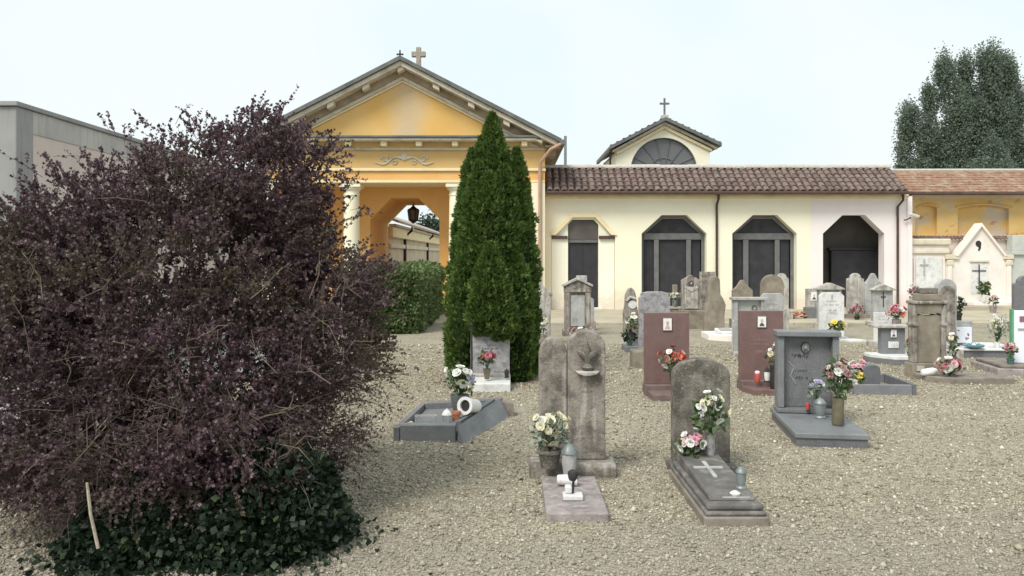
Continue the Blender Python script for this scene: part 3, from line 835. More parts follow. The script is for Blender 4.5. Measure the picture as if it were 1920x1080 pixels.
for yk in (33.6, 42.6):
    MB().tube([(bx + .36, yk, 2.9), (bx + .34, yk, 2.72), (bx + .06, yk, 2.45), (bx + .06, yk, .0)], .06, 6).build('downpipe', 'dark_iron', bb, smooth=True)
# ================================================================== OLD YELLOW WING AT THE RIGHT
DY = 25.0
yw = thing('yellow_wing', 'old yellow wing with peeling plaster, blind arches and red tiled roof', 'building')
yx0, yx1 = X(1700, DY) + .1, X(2150, DY)
zY = Z(372, DY)
def seg_arch(x0, x1, ysp, ytop, yb, d):
    xa, xb = X(x0, d), X(x1, d); zs, zt, zb = Z(ysp, d), Z(ytop, d), Z(yb, d)
    top = [(xa + (xb - xa) * k / 10, zs + (zt - zs) * (1 - (2 * k / 10 - 1) ** 2)) for k in range(11)]
    return [(xa, zb)] + top + [(xb, zb)]
holes = [seg_arch(1716, 1757, 389, 385, 440, DY), seg_arch(1796, 1892, 391, 385, 440, DY), seg_arch(1932, 2030, 391, 385, 440, DY)]
MB().holed([(yx0, 0), (yx1, 0), (yx1, zY), (yx0, zY)], holes, DY, DY + .14).build('wall', 'peeling_ochre', yw)
MB().box(yx0, yx1, DY + .141, DY + .4, 0, zY).build('niche_back', 'peeling_ochre', yw)
MB().box(yx0, yx1, DY - .08, DY + .4, zY + .001, zY + .10).build('cornice', 'cornice_plaster', yw, bevel=.015)
MB().box(yx0, yx1, DY - .16, DY + .4, zY + .102, zY + .2).build('cornice_lip', 'trim_cream', yw, bevel=.015)
for k in range(3):
    xa, xb = [(1718, 1761), (1791, 1897), (1927, 2034)][k]
    MB().tube([(X(xa, DY) + (X(xb, DY) - X(xa, DY)) * q / 10, DY - .012, Z(391, DY) + .10 * (1 - (2 * q / 10 - 1) ** 2) + .04) for q in range(11)], .03, 6).build('arch_moulding', 'ochre_plaster', yw)
ey, ez = 24.55, Z(358, 24.55)
ry, rz_ = 26.0, Z(319, 26.0)
rxs = 11.76
MB().prism_x([(ey, ez - .06), (ry, rz_ - .06), (ry + 1.4, ez - .06)], rxs, yx1).build('roof_deck', 'roof_deck', yw)
MB().box(12.0, yx1, ey - .10, ey - .01, ez - .13, ez - .03).build('gutter', 'brown_gutter', yw, bevel=.03)
fl = MB()
pl = math.atan2(rz_ - ez, ry - ey); Ls = math.hypot(rz_ - ez, ry - ey)
nr = 9
for j in range(nr):
    xk = rxs
    while xk < yx1:
        wk = random.uniform(.17, .26)
        u = j * Ls / nr - .03
        st_ = len(fl.v)
        fl.box(0, wk - .008, 0, Ls / nr * 1.12, 0, .03)
        fl.xf(Matrix.Translation((xk, ey + u * math.cos(pl), ez + u * math.sin(pl) - .035 + random.uniform(0, .012))) @ Matrix.Rotation(pl - .07 + random.uniform(-.02, .02), 4, 'X'), st_)
        xk += wk
tag(fl.build('roof_tiles', 'red_tile', yw), kind='stuff')
MB().tube([(rxs, ry, rz_ - .02), (yx1, ry, rz_ - .01)], .07, 7).build('ridge', 'mortar', yw)

# lower tomb wall with a tile coping in front of it
DT = 24.45
MB().box(X(1708, DT), yx1, DT, DY - .002, 0, Z(450, DT)).build('lower_wall', 'pink_plaster', yw)
for k in range(44):
    xt = X(1722, DT) + k * .115
    share('coping_tile', tiles[0], yw, (xt, DT - .10, Z(450, DT) + .0), (R(14), 0, 0), (.6, 1.5, .7))

# white tomb
wt = thing('wall_tomb', 'white marble wall tomb with heavy moulded cap beside the arcade corner', 'tomb', (X(1738, DT - .2), DT - .3, 0))
MB().box(-.56, .56, 0, .28, 0, Z(476, DT)).build('tomb_body', 'white_marble_wall', wt, bevel=.01)
MB().box(-.62, .62, -.06, .28, Z(476, DT) + .001, Z(468, DT)).build('tomb_cap', 'cornice_plaster', wt, bevel=.03)
MB().box(-.60, .60, -.02, .28, Z(468, DT) + .001, Z(460, DT)).build('tomb_band', 'white_marble_wall', wt, bevel=.01)
MB().box(-.64, .64, -.10, .28, Z(460, DT) + .001, Z(448, DT)).build('tomb_crown', 'cornice_plaster', wt, bevel=.04)
MB().box(-.40, .40, -.025, -.001, .35, Z(482, DT)).build('inscribed_panel', 'white_marble', wt, bevel=.008)
MB().box(-.47, -.42, -.05, -.001, .2, Z(484, DT)).build('tomb_pilaster', 'white_marble_wall', wt, bevel=.008)
MB().box(.42, .47, -.05, -.001, .2, Z(484, DT)).build('tomb_pilaster', 'white_marble_wall', wt, bevel=.008)
crs = MB().box(-.17, -.13, -.045, -.026, 1.05, 1.55).box(-.27, -.03, -.048, -.026, 1.36, 1.41)
crs.build('relief_cross', 'light_grey_stone', wt)

# gabled white aedicule with a cross
DG = 24.1
ae = thing('gabled_tomb', 'white plastered family tomb with steep gable, comma-shaped hole and black cross', 'tomb', (X(1836, DG), DG, 0))
gx = X(1836, DG)
def gp(px_, py_): return (X(px_, DG) - gx, Z(py_, DG))
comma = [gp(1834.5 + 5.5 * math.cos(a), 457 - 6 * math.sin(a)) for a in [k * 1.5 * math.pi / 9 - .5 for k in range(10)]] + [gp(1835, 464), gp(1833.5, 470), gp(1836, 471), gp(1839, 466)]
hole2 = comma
outer = [gp(1775, 570), gp(1895, 570), gp(1895, 478), gp(1880, 478), gp(1838, 424), gp(1796, 478), gp(1775, 478)]
MB().prism(outer, 0, .30).build('tomb_front', 'white_marble_wall', ae)
MB().prism(comma, -.006, .004).build('comma_shade_plate', 'dark_iron', ae)  # dark plate on the face, standing in for the shade inside the hole
for s in ((1838, 418, 1790, 480), (1838, 418, 1886, 480)):
    a0 = gp(s[0], s[1]); a1 = gp(s[2], s[3])
    MB().prism([a0, (a0[0], a0[1] - .11), (a1[0] + (.07 if a1[0] < 0 else -.07), a1[1] - .01), a1], -.09, .31).build('gable_moulding', 'white_marble_wall', ae, bevel=.008)
for a, b_ in ((1772, 1797), (1880, 1899)):
    MB().box(gp(a, 0)[0], gp(b_, 0)[0], -.07, .305, Z(486, DG), Z(477, DG)).build('shoulder_cap', 'cornice_plaster', ae, bevel=.012)
for a, b_ in ((1776, 1784), (1887, 1895)):
    MB().box(gp(a, 0)[0], gp(b_, 0)[0], -.05, -.002, .25, Z(487, DG)).build('tomb_pilaster', 'white_marble_wall', ae, bevel=.008)
    MB().box(gp(a - 2, 0)[0], gp(b_ + 2, 0)[0], -.07, -.002, Z(497, DG), Z(488, DG)).build('pilaster_capital', 'cornice_plaster', ae, bevel=.012)
MB().box(gp(1820, 0)[0], gp(1851, 0)[0], -.012, -.002, Z(551, DG), Z(492, DG)).build('cross_panel', 'white_marble', ae)
MB().box(gp(1818, 0)[0], gp(1853, 0)[0], -.05, -.002, Z(491.5, DG), Z(488, DG)).build('panel_ledge', 'cornice_plaster', ae, bevel=.006)
MB().box(gp(1834.3, 0)[0], gp(1835.9, 0)[0], -.035, -.013, Z(535, DG), Z(496, DG)).box(gp(1822, 0)[0], gp(1848, 0)[0], -.032, -.014, Z(508.6, DG), Z(506.8, DG)).build('iron_cross', 'dark_iron', ae)
MB().box(gp(1768, 0)[0], gp(1902, 0)[0], -.55, -.003, -.02, .17).build('step', 'paving', ae, bevel=.015)
MB().box(gp(1812, 0)[0], gp(1897, 0)[0], -.42, -.004, .171, .28).build('step', 'white_marble_wall', ae, bevel=.015)

# grey-green monument cut by the picture's edge
gm = thing('wall_tomb', 'grey-green stone wall tomb right of the gabled white tomb', 'tomb', (X(1935, DG), DG, 0))
MB().box(-.60, .60, 0, .3, 0, Z(478, DG)).build('tomb_body', 'green_grey_stone', gm, bevel=.012)
MB().box(-.64, .64, -.08, .3, Z(478, DG) + .001, Z(470, DG)).build('tomb_cap', 'green_grey_stone', gm, bevel=.02)
MB().box(-.58, .58, .0, .3, Z(470, DG) + .001, Z(441, DG)).build('tomb_attic', 'green_grey_stone', gm, bevel=.015)

# ================================================================== CONCRETE CHAPEL AT THE LEFT
lc = thing('concrete_chapel', 'flat-roofed concrete and pink plaster burial chapel behind the purple bush', 'building')
zc_t = Z(190, 10.0)
lx0 = X(28, 10.0)
MB().box(lx0 - .30, lx0, 10.36, 19.8, 0, zc_t - .36).build('side_wall', 'pink_plaster', lc)
MB().box(lx0 - .28, lx0 + .012, 10.36, 19.8, zc_t - .359, zc_t - .06).build('concrete_band', 'concrete', lc, bevel=.01)
MB().box(lx0 - .34, lx0 + .05, 9.96, 19.85, zc_t - .058, zc_t).build('coping', 'dark_concrete', lc, bevel=.008)
MB().box(lx0 - .30, lx0 + .02, 10.0, 10.358, 0, zc_t - .06).build('corner_pier', 'dark_concrete', lc, bevel=.015)
MB().box(lx0 - 4.5, lx0 - .302, 10.12, 10.4, 0, zc_t - .25).build('front_wall', 'dark_concrete', lc)
MB().box(lx0 - 4.5, lx0 - .342, 9.98, 19.8, zc_t - .12, zc_t - .02).build('roof_slab', 'dark_concrete', lc)
for yk in (12.7, 15.1, 17.5):
    MB().box(lx0 + .001, lx0 + .016, yk, yk + .03, 0, zc_t - .46).build('joint', 'concrete', lc)

# ================================================================== GRAVES
def outline(kind, w, h, rise=None):
    a = w / 2
    if kind == 'rect': return [(-a, 0), (a, 0), (a, h), (-a, h)]
    if kind == 'round':
        r = rise or a
        return [(-a, 0), (a, 0)] + [(a * math.cos(math.pi * k / 14), h - r + r * math.sin(math.pi * k / 14)) for k in range(15)]
    if kind == 'gable':
        r = rise or .12
        return [(-a, 0), (a, 0), (a, h - r), (0, h), (-a, h - r)]
    if kind == 'clipped':
        r = rise or .08
        return [(-a, 0), (a, 0), (a, h - r), (a - r, h), (-a + r, h), (-a, h - r)]
    if kind == 'shoulder':
        b = a * .66; hs = h - b * 1.0
        return [(-a, 0), (a, 0), (a, hs - .03), (a - .02, hs), (b, hs)] + [(b * math.cos(math.pi * k / 12), hs + b * math.sin(math.pi * k / 12)) for k in range(13)] + [(-b, hs), (-a + .02, hs), (-a, hs - .03)]
    if kind == 'bell':
        pts = [(-a, 0), (a, 0), (a, h * .72)]
        for k in range(13):
            t = k / 12
            x = a - 2 * a * t
            q = 1 - abs(2 * t - 1)
            pts.append((x, h * .74 + h * .26 * (q * q * (3 - 2 * q)) + .012 * math.sin(q * 9)))
        return pts + [(-a, h * .72)]
    if kind == 'taper':
        return [(-a, 0), (a, 0), (a * .98, h * .3), (a * 1.12, h * .48), (a * .86, h * .60), (a * .60, h * .66), (a * .52, h * .94), (a * .2, h), (-a * .3, h * .99), (-a * .56, h * .92), (-a * .66, h * .55), (-a * .95, h * .35)]
    if kind == 'rough':
        return [(-a, 0), (a, 0), (a * 1.02, h * .4), (a * .9, h * .52), (a * .78, h * .62), (a * .74, h * .8), (a * .5, h * .93), (a * .1, h), (-a * .35, h * .97), (-a * .72, h * .84), (-a * .8, h * .6), (-a * 1.0, h * .45)]


def inset(poly, k, c):
    return [(c[0] + (x - c[0]) * k, c[1] + (z - c[1]) * k) for x, z in poly]


def inscription(parent, rows, wid, m='engraving', y=-.002, x0=0.0, hgt=.022):
    """rows of small worn strokes that sit on the face of a stone; nothing legible"""
    mb = MB()
    for z, frac in rows:
        x = x0 - wid * frac / 2
        while x < x0 + wid * frac / 2 - .01:
            if random.random() < .16:
                x += .02; continue
            lw = random.uniform(.006, .013)
            hh = hgt * random.uniform(.7, 1.05)
            mb.box(x, x + lw * .4, y - .002, y, z, z + hh)
            if random.random() < .6: mb.box(x + lw * .401, x + lw, y - .002, y, z + hh * random.choice([0, .4, .8]), z + hh * random.choice([.95, 1]))
            x += lw + random.uniform(.005, .01)
    o = mb.build('inscription', m, parent)
    tag(o, kind='stuff')
    return o


def photo(parent, x, z, wd, ht, y, oval=True, frame='bronze', back='photo_white', face='photo_dark'):
    n = 18
    pts = [(x + wd / 2 * math.cos(2 * math.pi * k / n), z + ht / 2 * math.sin(2 * math.pi * k / n)) for k in range(n)] if oval else [(x - wd / 2, z - ht / 2), (x + wd / 2, z - ht / 2), (x + wd / 2, z + ht / 2), (x - wd / 2, z + ht / 2)]
    fr = MB().prism(inset(pts, 1.16, (x, z)), y - .012, y).build('photo_frame', frame, parent, bevel=.003)
    MB().prism(pts, y - .016, y - .0121).build('photo_plate', back, fr)
    bust = [(x + wd * .30 * math.cos(math.pi * k / 8), z - ht * .40 + ht * .30 * math.sin(math.pi * k / 8)) for k in range(9)]
    MB().prism(bust, y - .018, y - .0162).build('portrait_bust', face, fr)
    hd = [(x + wd * .17 * math.cos(2 * math.pi * k / 10), z + ht * .10 + ht * .19 * math.sin(2 * math.pi * k / 10)) for k in range(10)]
    MB().prism(hd, y - .0185, y - .0163).build('portrait_head', 'photo_skin' if face == 'photo_dark' else 'photo_sepia', fr)
    return fr


def grave(name, label, cx, d, wd, ht, kind, m, t=.09, rise=None, z0=0.0, rz=0.0, base=None, slab=None, lean=0.0, bev=.010, group='headstones on the gravel', cat='gravestone'):
    """headstone with its front at distance d, its middle in picture column cx; base=(w,h,depth,mat), slab=(w,l,h,mat)"""
    g = thing(name, label, cat, (X(cx, d), d, z0), rz, group)
    bh = 0.0
    if base:
        bw, bh, bd, bm_ = base
        MB().box(-bw / 2, bw / 2, -bd * .45, bd * .55 + t * .3, -.05, bh).build('base', bm_, g, bevel=bev)
    st = MB().prism(outline(kind, wd, ht - bh, rise), 0, t).xf(Matrix.Translation((0, 0, bh)) @ Matrix.Rotation(lean, 4, 'X')).build('headstone', m, g, bevel=bev)
    if slab:
        sw, sl2, sh, sm = slab
        y1 = -(base[2] * .45 if base else 0) - .004
        MB().box(-sw / 2, sw / 2, y1 - sl2, y1, -.05, sh).build('slab', sm, g, bevel=bev)
    return g


# ---------- flowers
def petal_mesh(name, m, big=1.0, rings=((5, .9, .5), (5, .65, .95), (3, .35, 1.25))):
    vs_ = []; fs_ = []
    for n, ln_, tilt in rings:
        off = random.uniform(0, 6)
        for k in range(n):
            a = off + 2 * math.pi * k / n + random.uniform(-.15, .15)
            ct, st_ = math.cos(tilt * .9), math.sin(tilt * .9)
            L = ln_ * random.uniform(.85, 1.1)
            W = .55 * ln_
            ex = Vector((math.cos(a), math.sin(a), 0)); ey = Vector((-math.sin(a), math.cos(a), 0)); ez = Vector((0, 0, 1))
            b0 = len(vs_)
            for u, wv, lift in ((.05, .12, 0), (.6, W, .10), (1.0, W * .6, .02)):
                c = ex * (L * u * ct) + ez * (L * u * st_ + lift)
                vs_ += [c - ey * wv, c + ey * wv]
            fs_ += [(b0, b0 + 1, b0 + 3, b0 + 2), (b0 + 2, b0 + 3, b0 + 5, b0 + 4)]
    me = bpy.data.meshes.new(name)
    me.from_pydata([tuple(v) for v in vs_], [], fs_)
    me.materials.append(MAT[m])
    return me


BLOOM = {k: [petal_mesh('flower', 'petal_' + k) for _ in range(2)] for k in PET}


def leaf_cloud(n, c, rad, size, m, name='leaves', up=.3, parent=None, shape=1.0):
    """n small folded leaves scattered in an ellipsoid"""
    q = rng.normal(size=(n, 3)); q /= np.linalg.norm(q, axis=1)[:, None]
    p = q * (rng.random(n) ** .45)[:, None] * np.array(rad) + np.array(c)
    dr_ = q * .8 + rng.normal(0, .5, (n, 3)) + np.array((0, 0, up))
    me = leaf_mesh(name, p, dr_, size * rng.uniform(.6, 1.3, n), m, shape)
    o = share(name, me, parent)
    tag(o, kind='stuff')
    return o


def leaf_mesh(name, p, dr_, size, m, shape=1.0):
    n = len(p)
    dr_ = dr_ / (np.linalg.norm(dr_, axis=1)[:, None] + 1e-9)
    ref = rng.normal(size=(n, 3))
    sd = np.cross(dr_, ref); sd /= (np.linalg.norm(sd, axis=1)[:, None] + 1e-9)
    nm = np.cross(sd, dr_)
    s = size[:, None]
    wv = .36 * shape
    v = np.stack([p, p + dr_ * s * .5 + sd * s * wv + nm * s * .10, p + dr_ * s, p + dr_ * s * .5 - sd * s * wv + nm * s * .10], 1).reshape(-1, 3)
    b_ = 4 * np.arange(n)[:, None]
    f = np.concatenate([b_ + np.array([[0, 1, 2]]), b_ + np.array([[0, 2, 3]])], 1).reshape(-1, 3)
    return fast_mesh(name, v, f, m)


def bouquet(label, loc, colors, n, rad=(.09, .09, .08), vase=None, bloom=.035, leaf=60, leafm='bouquet_leaf', lsize=.045, name='flower_vase', cat='flowers', group='flowers on the graves', stem=.06):
    """vase=(kind, height, radius, material)"""
    g = thing(name, label, cat, loc, random.uniform(-.5, .5), group)
    n = int(n * 1.6) + 1; leaf = int(leaf * 2.2); bloom = bloom * 1.12; rad = tuple(r * 1.06 for r in rad)
    top = 0.0
    if vase:
        kind, vh, vr, vm = vase
        prof = {'cone': [(vr * .55, 0), (vr * .6, .02 * vh), (vr, vh), (vr * .86, vh), (vr * .8, vh * .9)],
                'bottle': [(vr * .8, 0), (vr, vh * .06), (vr * .92, vh * .6), (vr * 1.02, vh), (vr * .85, vh), (vr * .8, vh * .9)],
                'ribbed': [(vr * (.9 + (.12 if k % 2 else 0)), vh * k / 10) for k in range(11)] + [(vr * .8, vh), (vr * .75, vh * .9)],
                'goblet': [(vr * .7, 0), (vr * .65, .06 * vh), (vr * .22, .18 * vh), (vr * .25, .4 * vh), (vr * .8, .6 * vh), (vr, vh), (vr * .85, vh), (vr * .8, .9 * vh)],
                'pot': [(vr * .75, 0), (vr * .95, vh * .8), (vr * 1.08, vh * .82), (vr * 1.08, vh), (vr * .9, vh), (vr * .85, vh * .85)]}[kind]
        MB().lathe(prof, 14).build('vase', vm, g, smooth=True)
        top = vh
    c = Vector((0, 0, top + stem + rad[2]))
    sm_ = MB()
    for k in range(n):
        u = Vector((random.gauss(0, 1), random.gauss(0, 1), random.gauss(.25, .8))).normalized()
        if u.y > .3: u.y *= -.6
        p = c + Vector((u.x * rad[0], u.y * rad[1], u.z * rad[2])) * random.uniform(.42, 1.2)
        col = random.choice(colors)
        rot = u.to_track_quat('Z', 'Y').to_euler()
        share('flower', random.choice(BLOOM[col]), g, p, rot, (bloom * random.uniform(.75, 1.25),) * 3)
        sm_.tube([(0, 0, max(top * .85, .0)), (p.x * .5, p.y * .5, top + (p.z - top) * .55), tuple(p)], .0028, 4, False)
    if n: tag(sm_.build('stems', 'bouquet_leaf', g), kind='stuff')
    if leaf:
        leaf_cloud(leaf, tuple(c - Vector((0, 0, rad[2] * .35))), (rad[0] * 1.0, rad[1], rad[2] * 1.05), lsize, leafm, 'leaves', .2, g)
    return g


def lantern(label, loc, h, r, body='grey_metal', glass='clear_glass', cap='grey_metal', group='grave lanterns', name='grave_lantern'):
    g = thing(name, label, 'lantern', loc, 0, group)
    MB().lathe([(r * .95, 0), (r, h * .04), (r * .8, h * .12)], 12).build('lantern_base', body, g, smooth=True)
    MB().lathe([(r * .72, h * .121), (r * .95, h * .45), (r * .9, h * .68)], 12).build('lantern_glass', glass, g, smooth=True)
    MB().lathe([(r * 1.05, h * .682), (r * 1.0, h * .74), (r * .5, h * .90), (r * .14, h * .94), (r * .14, h)], 12).build('lantern_cap', cap, g, smooth=True)
    return g


def at(px_, py_, z=0.0):
    d = (CAM_H - z) * F / (py_ - HOR)
    return (X(px_, d), d, z)


# ---------- 1. twin-lobed stone in the middle of the foreground
g = thing('gravestone', 'twin-topped weathered grey stone with a small shelf and relief, nearest the middle', 'gravestone', (X(1073, 6.02), 6.02, 0), 0, 'headstones on the gravel')
MB().box(-.325, .325, -.10, .16, -.05, .115).build('base', 'old_stone', g, bevel=.03)
L_ = MB().prism([(-.25, 0), (-.035, 0), (-.035, .80), (-.05, .86), (-.09, .905), (-.15, .925), (-.20, .905), (-.235, .86), (-.25, .80)], .035, .13)
L_.xf(Matrix.Translation((0, 0, .115))).build('lobe', 'old_stone', g, bevel=.012)
a = .128
Rr = [(-.034, 0), (.25, 0)] + [(.108 + .142 * math.cos(math.pi * k / 14), .85 + .125 * math.sin(math.pi * k / 14)) for k in range(15)]
MB().prism(Rr, 0, .12).xf(Matrix.Translation((0, 0, .115))).build('lobe', 'old_stone', g, bevel=.012)
MB().prism([(.02, .675), (.20, .675), (.18, .655), (.13, .64), (.09, .64), (.04, .655)], -.075, -.002).xf(Matrix.Translation((.0, 0, .115))).build('shelf', 'pale_stone', g, bevel=.008)
rel = MB()
rel.lathe([(.03, .68), (.045, .70), (.02, .73), (.03, .78)], 8, .11, -.02)
for s in (-1, 1):
    rel.tube([(.11, -.02, .76), (.11 + s * .04, -.028, .80), (.11 + s * .075, -.02, .83)], [.02, .022, .008], 6)
rel.tube([(.11, -.02, .76), (.11, -.03, .84), (.105, -.025, .89)], [.02, .018, .008], 6)
rel.xf(Matrix.Translation((0, 0, .115))).build('relief_ornament', 'mossy_stone', g, smooth=True)
inscription(g, [(.66, .5), (.62, .35)], .22, 'mossy_stone', -.001, .11)
g = thing('grave_slab', 'small pinkish stone slab lying before the twin-topped stone', 'slab', (X(1071, 5.5), 5.5, 0), 0, 'slabs on the graves')
MB().box(-.195, .195, -.54, .30, -.03, .055).build('slab', 'pinkish_slab', g, bevel=.008)
lantern('tall grey urn lantern before the twin-topped stone', (X(1067, 5.72), 5.72, .057), .27, .056, 'light_grey_stone', 'light_grey_stone', 'grey_metal')
br = thing('fallen_vase', 'white marble vase lying on the pinkish slab', 'vase', (X(1063, 5.58), 5.55, .057 + .04), 0, 'fallen vases')
MB().lathe([(.030, -.07), (.036, -.06), (.04, .06), (.044, .065), (.034, .066), (.03, .04)], 14).xf(Matrix.Rotation(R(90), 4, 'Y')).build('vase', 'white_marble', br, smooth=True)
lt = thing('oil_lamp', 'small black lamp on a white stone foot, on the pinkish slab', 'lamp', (X(1075, 5.2), 5.25, .057))
MB().box(-.065, .065, -.05, .05, 0, .035).build('foot', 'white_marble', lt, bevel=.008)
MB().box(-.052, -.005, -.02, .03, .036, .09).build('stump', 'white_marble', lt, bevel=.012)
MB().tube([(.0, 0, .036), (.005, 0, .12)], .008, 6).build('stem', 'dark_iron', lt)
MB().lathe([(.02, .12), (.028, .13), (.034, .165), (.030, .18), (.012, .19)], 10).build('cup', 'dark_iron', lt, smooth=True)
bouquet('cream artificial flowers in a dark pot left of the twin-topped stone', (X(1030, 5.86), 5.82, .115), ['cream', 'white', 'cream'], 15, (.13, .10, .10), ('pot', .13, .085, 'mossy_stone'), .036, 60, 'grey_leaf', .05)

# ---------- 2. round-topped stone with ornate slab
g = grave('gravestone', 'dark mossy round-topped stone standing behind the stepped slab with a white cross', 1316, 6.15, .44, .86, 'round', 'mossy_stone', .11, .13, base=(.50, .06, .24, 'mossy_stone'))
s = thing('stepped_grave_slab', 'dark stepped slab bearing a white cross before the mossy round-topped stone', 'slab', (1.372, 4.88, 0), 0, 'slabs on the graves')
MB().box(-.20, .20, 0, 1.12, -.03, .055).build('lower_step', 'brown_slab', s, bevel=.01)
MB().box(-.188, .188, .012, 1.11, .056, .085).build('middle_step', 'ornate_slab', s, bevel=.012)
MB().box(-.175, .175, .03, 1.10, .086, .125).build('upper_step', 'ornate_slab', s, bevel=.016, seg=3)
lid = MB().prism_x([(.10, .126), (1.08, .126), (1.08, .20), (.12, .155)], -.145, .145).build('lid', 'ornate_slab', s, bevel=.01)
rot_l = math.atan2(.045, .96)
MB().box(-.014, .014, -.17, .17, 0, .012).box(-.10, -.0141, .02, .052, 0, .0118).box(.0141, .10, .02, .052, 0, .0118).build('relief_cross', 'light_grey_stone', s, (-.015, .62, .179), (rot_l, 0, 0), bevel=.002)
lantern('grey metal lantern on the stepped slab', (1.372 + .10, 5.14, .158), .15, .035, 'grey_metal', 'grey_metal', 'grey_metal')
dv = thing('stone_ornament', 'pale stone flower ornament lying on the stepped slab', 'ornament', (1.40, 5.02, .128), 0)
MB().box(-.09, .09, -.03, .03, 0, .02).build('plate', 'light_grey_stone', dv, bevel=.006)
MB().lathe([(.03, .0205), (.035, .035), (.012, .05)], 8).build('boss', 'white_marble', dv, smooth=True)
bouquet('white roses with green leaves in a ribbed vase on the stepped slab', (X(1332, 5.85), 5.86, .195), ['white', 'cream', 'white'], 11, (.115, .09, .13), ('ribbed', .15, .036, 'old_marble'), .034, 50, 'bouquet_leaf', .062)
bouquet('pink and white posy on the left of the stepped slab', (X(1297, 5.88), 5.84, .195), ['pink', 'white', 'blush', 'white'], 9, (.085, .07, .075), None, .034, 46, 'bouquet_leaf', .05, 'flower_posy', stem=.01)

# ---------- 3. grey granite hooded stele
rz3 = R(-8)
g = thing('gravestone', 'grey speckled granite stele with projecting hood and framed portrait', 'gravestone', (X(1512, 7.86), 7.86, .05), rz3, 'headstones on the gravel')
w3 = .285
MB().box(-w3, w3, .0, .10, .12, .815).build('panel', 'grey_granite', g, bevel=.006)
for s in (-1, 1):
    MB().box(s * w3 - (.06 if s > 0 else 0), s * w3 + (.06 if s < 0 else 0), -.09, -.002, .12, .815).build('side_post', 'blue_granite', g, bevel=.006)
MB().box(-w3 - .015, w3 + .015, -.12, .12, .817, .868).build('hood', 'blue_granite', g, bevel=.008)
MB().box(-w3 - .01, w3 + .01, -.12, .12, .075, .118).build('foot_course', 'grey_granite', g, bevel=.008)
photo(g, -.01, .70, .075, .095, -.001, True, 'dark_iron', 'grey_metal', 'photo_dark')
inscription(g, [(.61, .42), (.595, .30)], .42, 'engraving', -.001, -.05, .035)
inscription(g, [(.46, .32), (.39, .40)], .42, 'engraving', -.001, -.06, .026)
for k in range(1):
    MB().tube([(-.17, -.003, .56), (-.12, -.004, .50), (-.15, -.003, .42), (-.10, -.004, .34)], .006, 5).build('etched_branch', 'engraving_soft', g)
MB().box(-.31, .31, -1.0, .20, .025, .07).build('slab', 'blue_granite', g, bevel=.008)
MB().box(-.295, .295, -.985, .19, -.10, .024).build('slab_foot', 'grey_granite_dark', g)
sv = rz3
def loc3(x, y, z): return tuple(Matrix.Translation((X(1512, 7.86), 7.86, .05)) @ Matrix.Rotation(rz3, 4, 'Z') @ Vector((x, y, z)))
bouquet('dusty pink and white flowers in a tall bronze vase on the hooded grey granite grave', loc3(.14, -.62, .071), ['dusty', 'white', 'blush', 'cream', 'dusty'], 17, (.11, .10, .15), ('bottle', .25, .055, 'old_bronze'), .036, 80, 'bouquet_leaf', .05)
lantern('grey metal lantern in front of the hooded granite stele', loc3(.06, -.30, .071), .20, .055, 'grey_metal', 'grey_metal', 'grey_metal')
bouquet('pale grey dried flowers behind the lantern on the hooded granite grave', loc3(.05, -.18, .071), ['white', 'lilac'], 5, (.09, .05, .06), ('cone', .16, .035, 'grey_metal'), .03, 30, 'grey_leaf', .05)
rp = thing('votive_candle', 'small red votive candle against the hooded granite stele', 'candle', loc3(-.02, -.15, .119), 0, 'votive candles')
MB().lathe([(.018, 0), (.02, .005), (.02, .06), (.012, .065)], 10).build('cup', 'red_plastic', rp, smooth=True)

# ---------- 4 and 5. red granite pair
for cx, d, lab, seed_ in ((1251, 9.5, 'red granite stele with a coloured portrait and red-white flowers', 0), (1428, 9.85, 'red granite stele with an oval portrait and a red candle', 1)):
    g = thing('gravestone', lab, 'gravestone', (X(cx, d), d, 0), R(-2 if seed_ else 2), 'headstones on the gravel')
    MB().box(-.265, .265, 0, .09, .13, .975).build('headstone', 'red_granite', g, bevel=.005)
    if seed_ == 0:
        MB().box(-.27, .20, -.10, .14, -.04, .1295).build('base', 'red_granite_rough', g, bevel=.008)
        MB().box(-.255, .185, -.42, -.1005, -.04, .075).build('slab', 'red_granite_rough', g, bevel=.01)
        photo(g, 0, .84, .10, .14, -.001, False, 'red_granite_rough', 'photo_white', 'photo_sepia')
    else:
        MB().box(-.27, .30, -.12, .14, -.04, .1295).build('base', 'red_granite_rough', g, bevel=.008)
        MB().prism_z([(-.27, -.121), (-.20, -.42), (.30, -.42), (.30, -.121)], -.04, .075).build('slab', 'red_granite', g, bevel=.01)
        photo(g, 0, .84, .10, .13, -.001, False, 'red_granite_rough', 'photo_white', 'photo_dark')
        inscription(g, [(.60, .55), (.55, .65), (.46, .3)], .45, 'engraving_red', -.001, 0, .03)
d = 9.2
bouquet('red, coral and white flowers in a dark vase at the portrait stele', (X(1261, d), d - .05, .076), ['red', 'white', 'coral', 'white', 'rose'], 13, (.13, .09, .10), ('goblet', .24, .045, 'dark_iron'), .042, 60, 'bouquet_leaf', .05)
bouquet('cream flowers in a dark vase beside the oval portrait stele', (X(1449, 9.55), 9.5, .076), ['cream', 'white', 'blush'], 8, (.09, .07, .08), ('bottle', .28, .05, 'dark_iron'), .036, 40, 'bouquet_leaf', .05)
rp = thing('votive_candle', 'red votive candle at the foot of the oval portrait stele', 'candle', (X(1421, 9.6), 9.62, .131), 0, 'votive candles')
MB().lathe([(.03, 0), (.034, .01), (.034, .10), (.028, .11)], 10).build('cup', 'red_plastic', rp, smooth=True)
MB().lathe([(.03, .1105), (.03, .13), (.008, .14)], 10).build('lid', 'white_ceramic', rp, smooth=True)
lantern('white and black lantern beside the oval portrait stele', (X(1439, 9.6), 9.62, .131), .19, .035, 'dark_iron', 'white_ceramic', 'dark_iron')

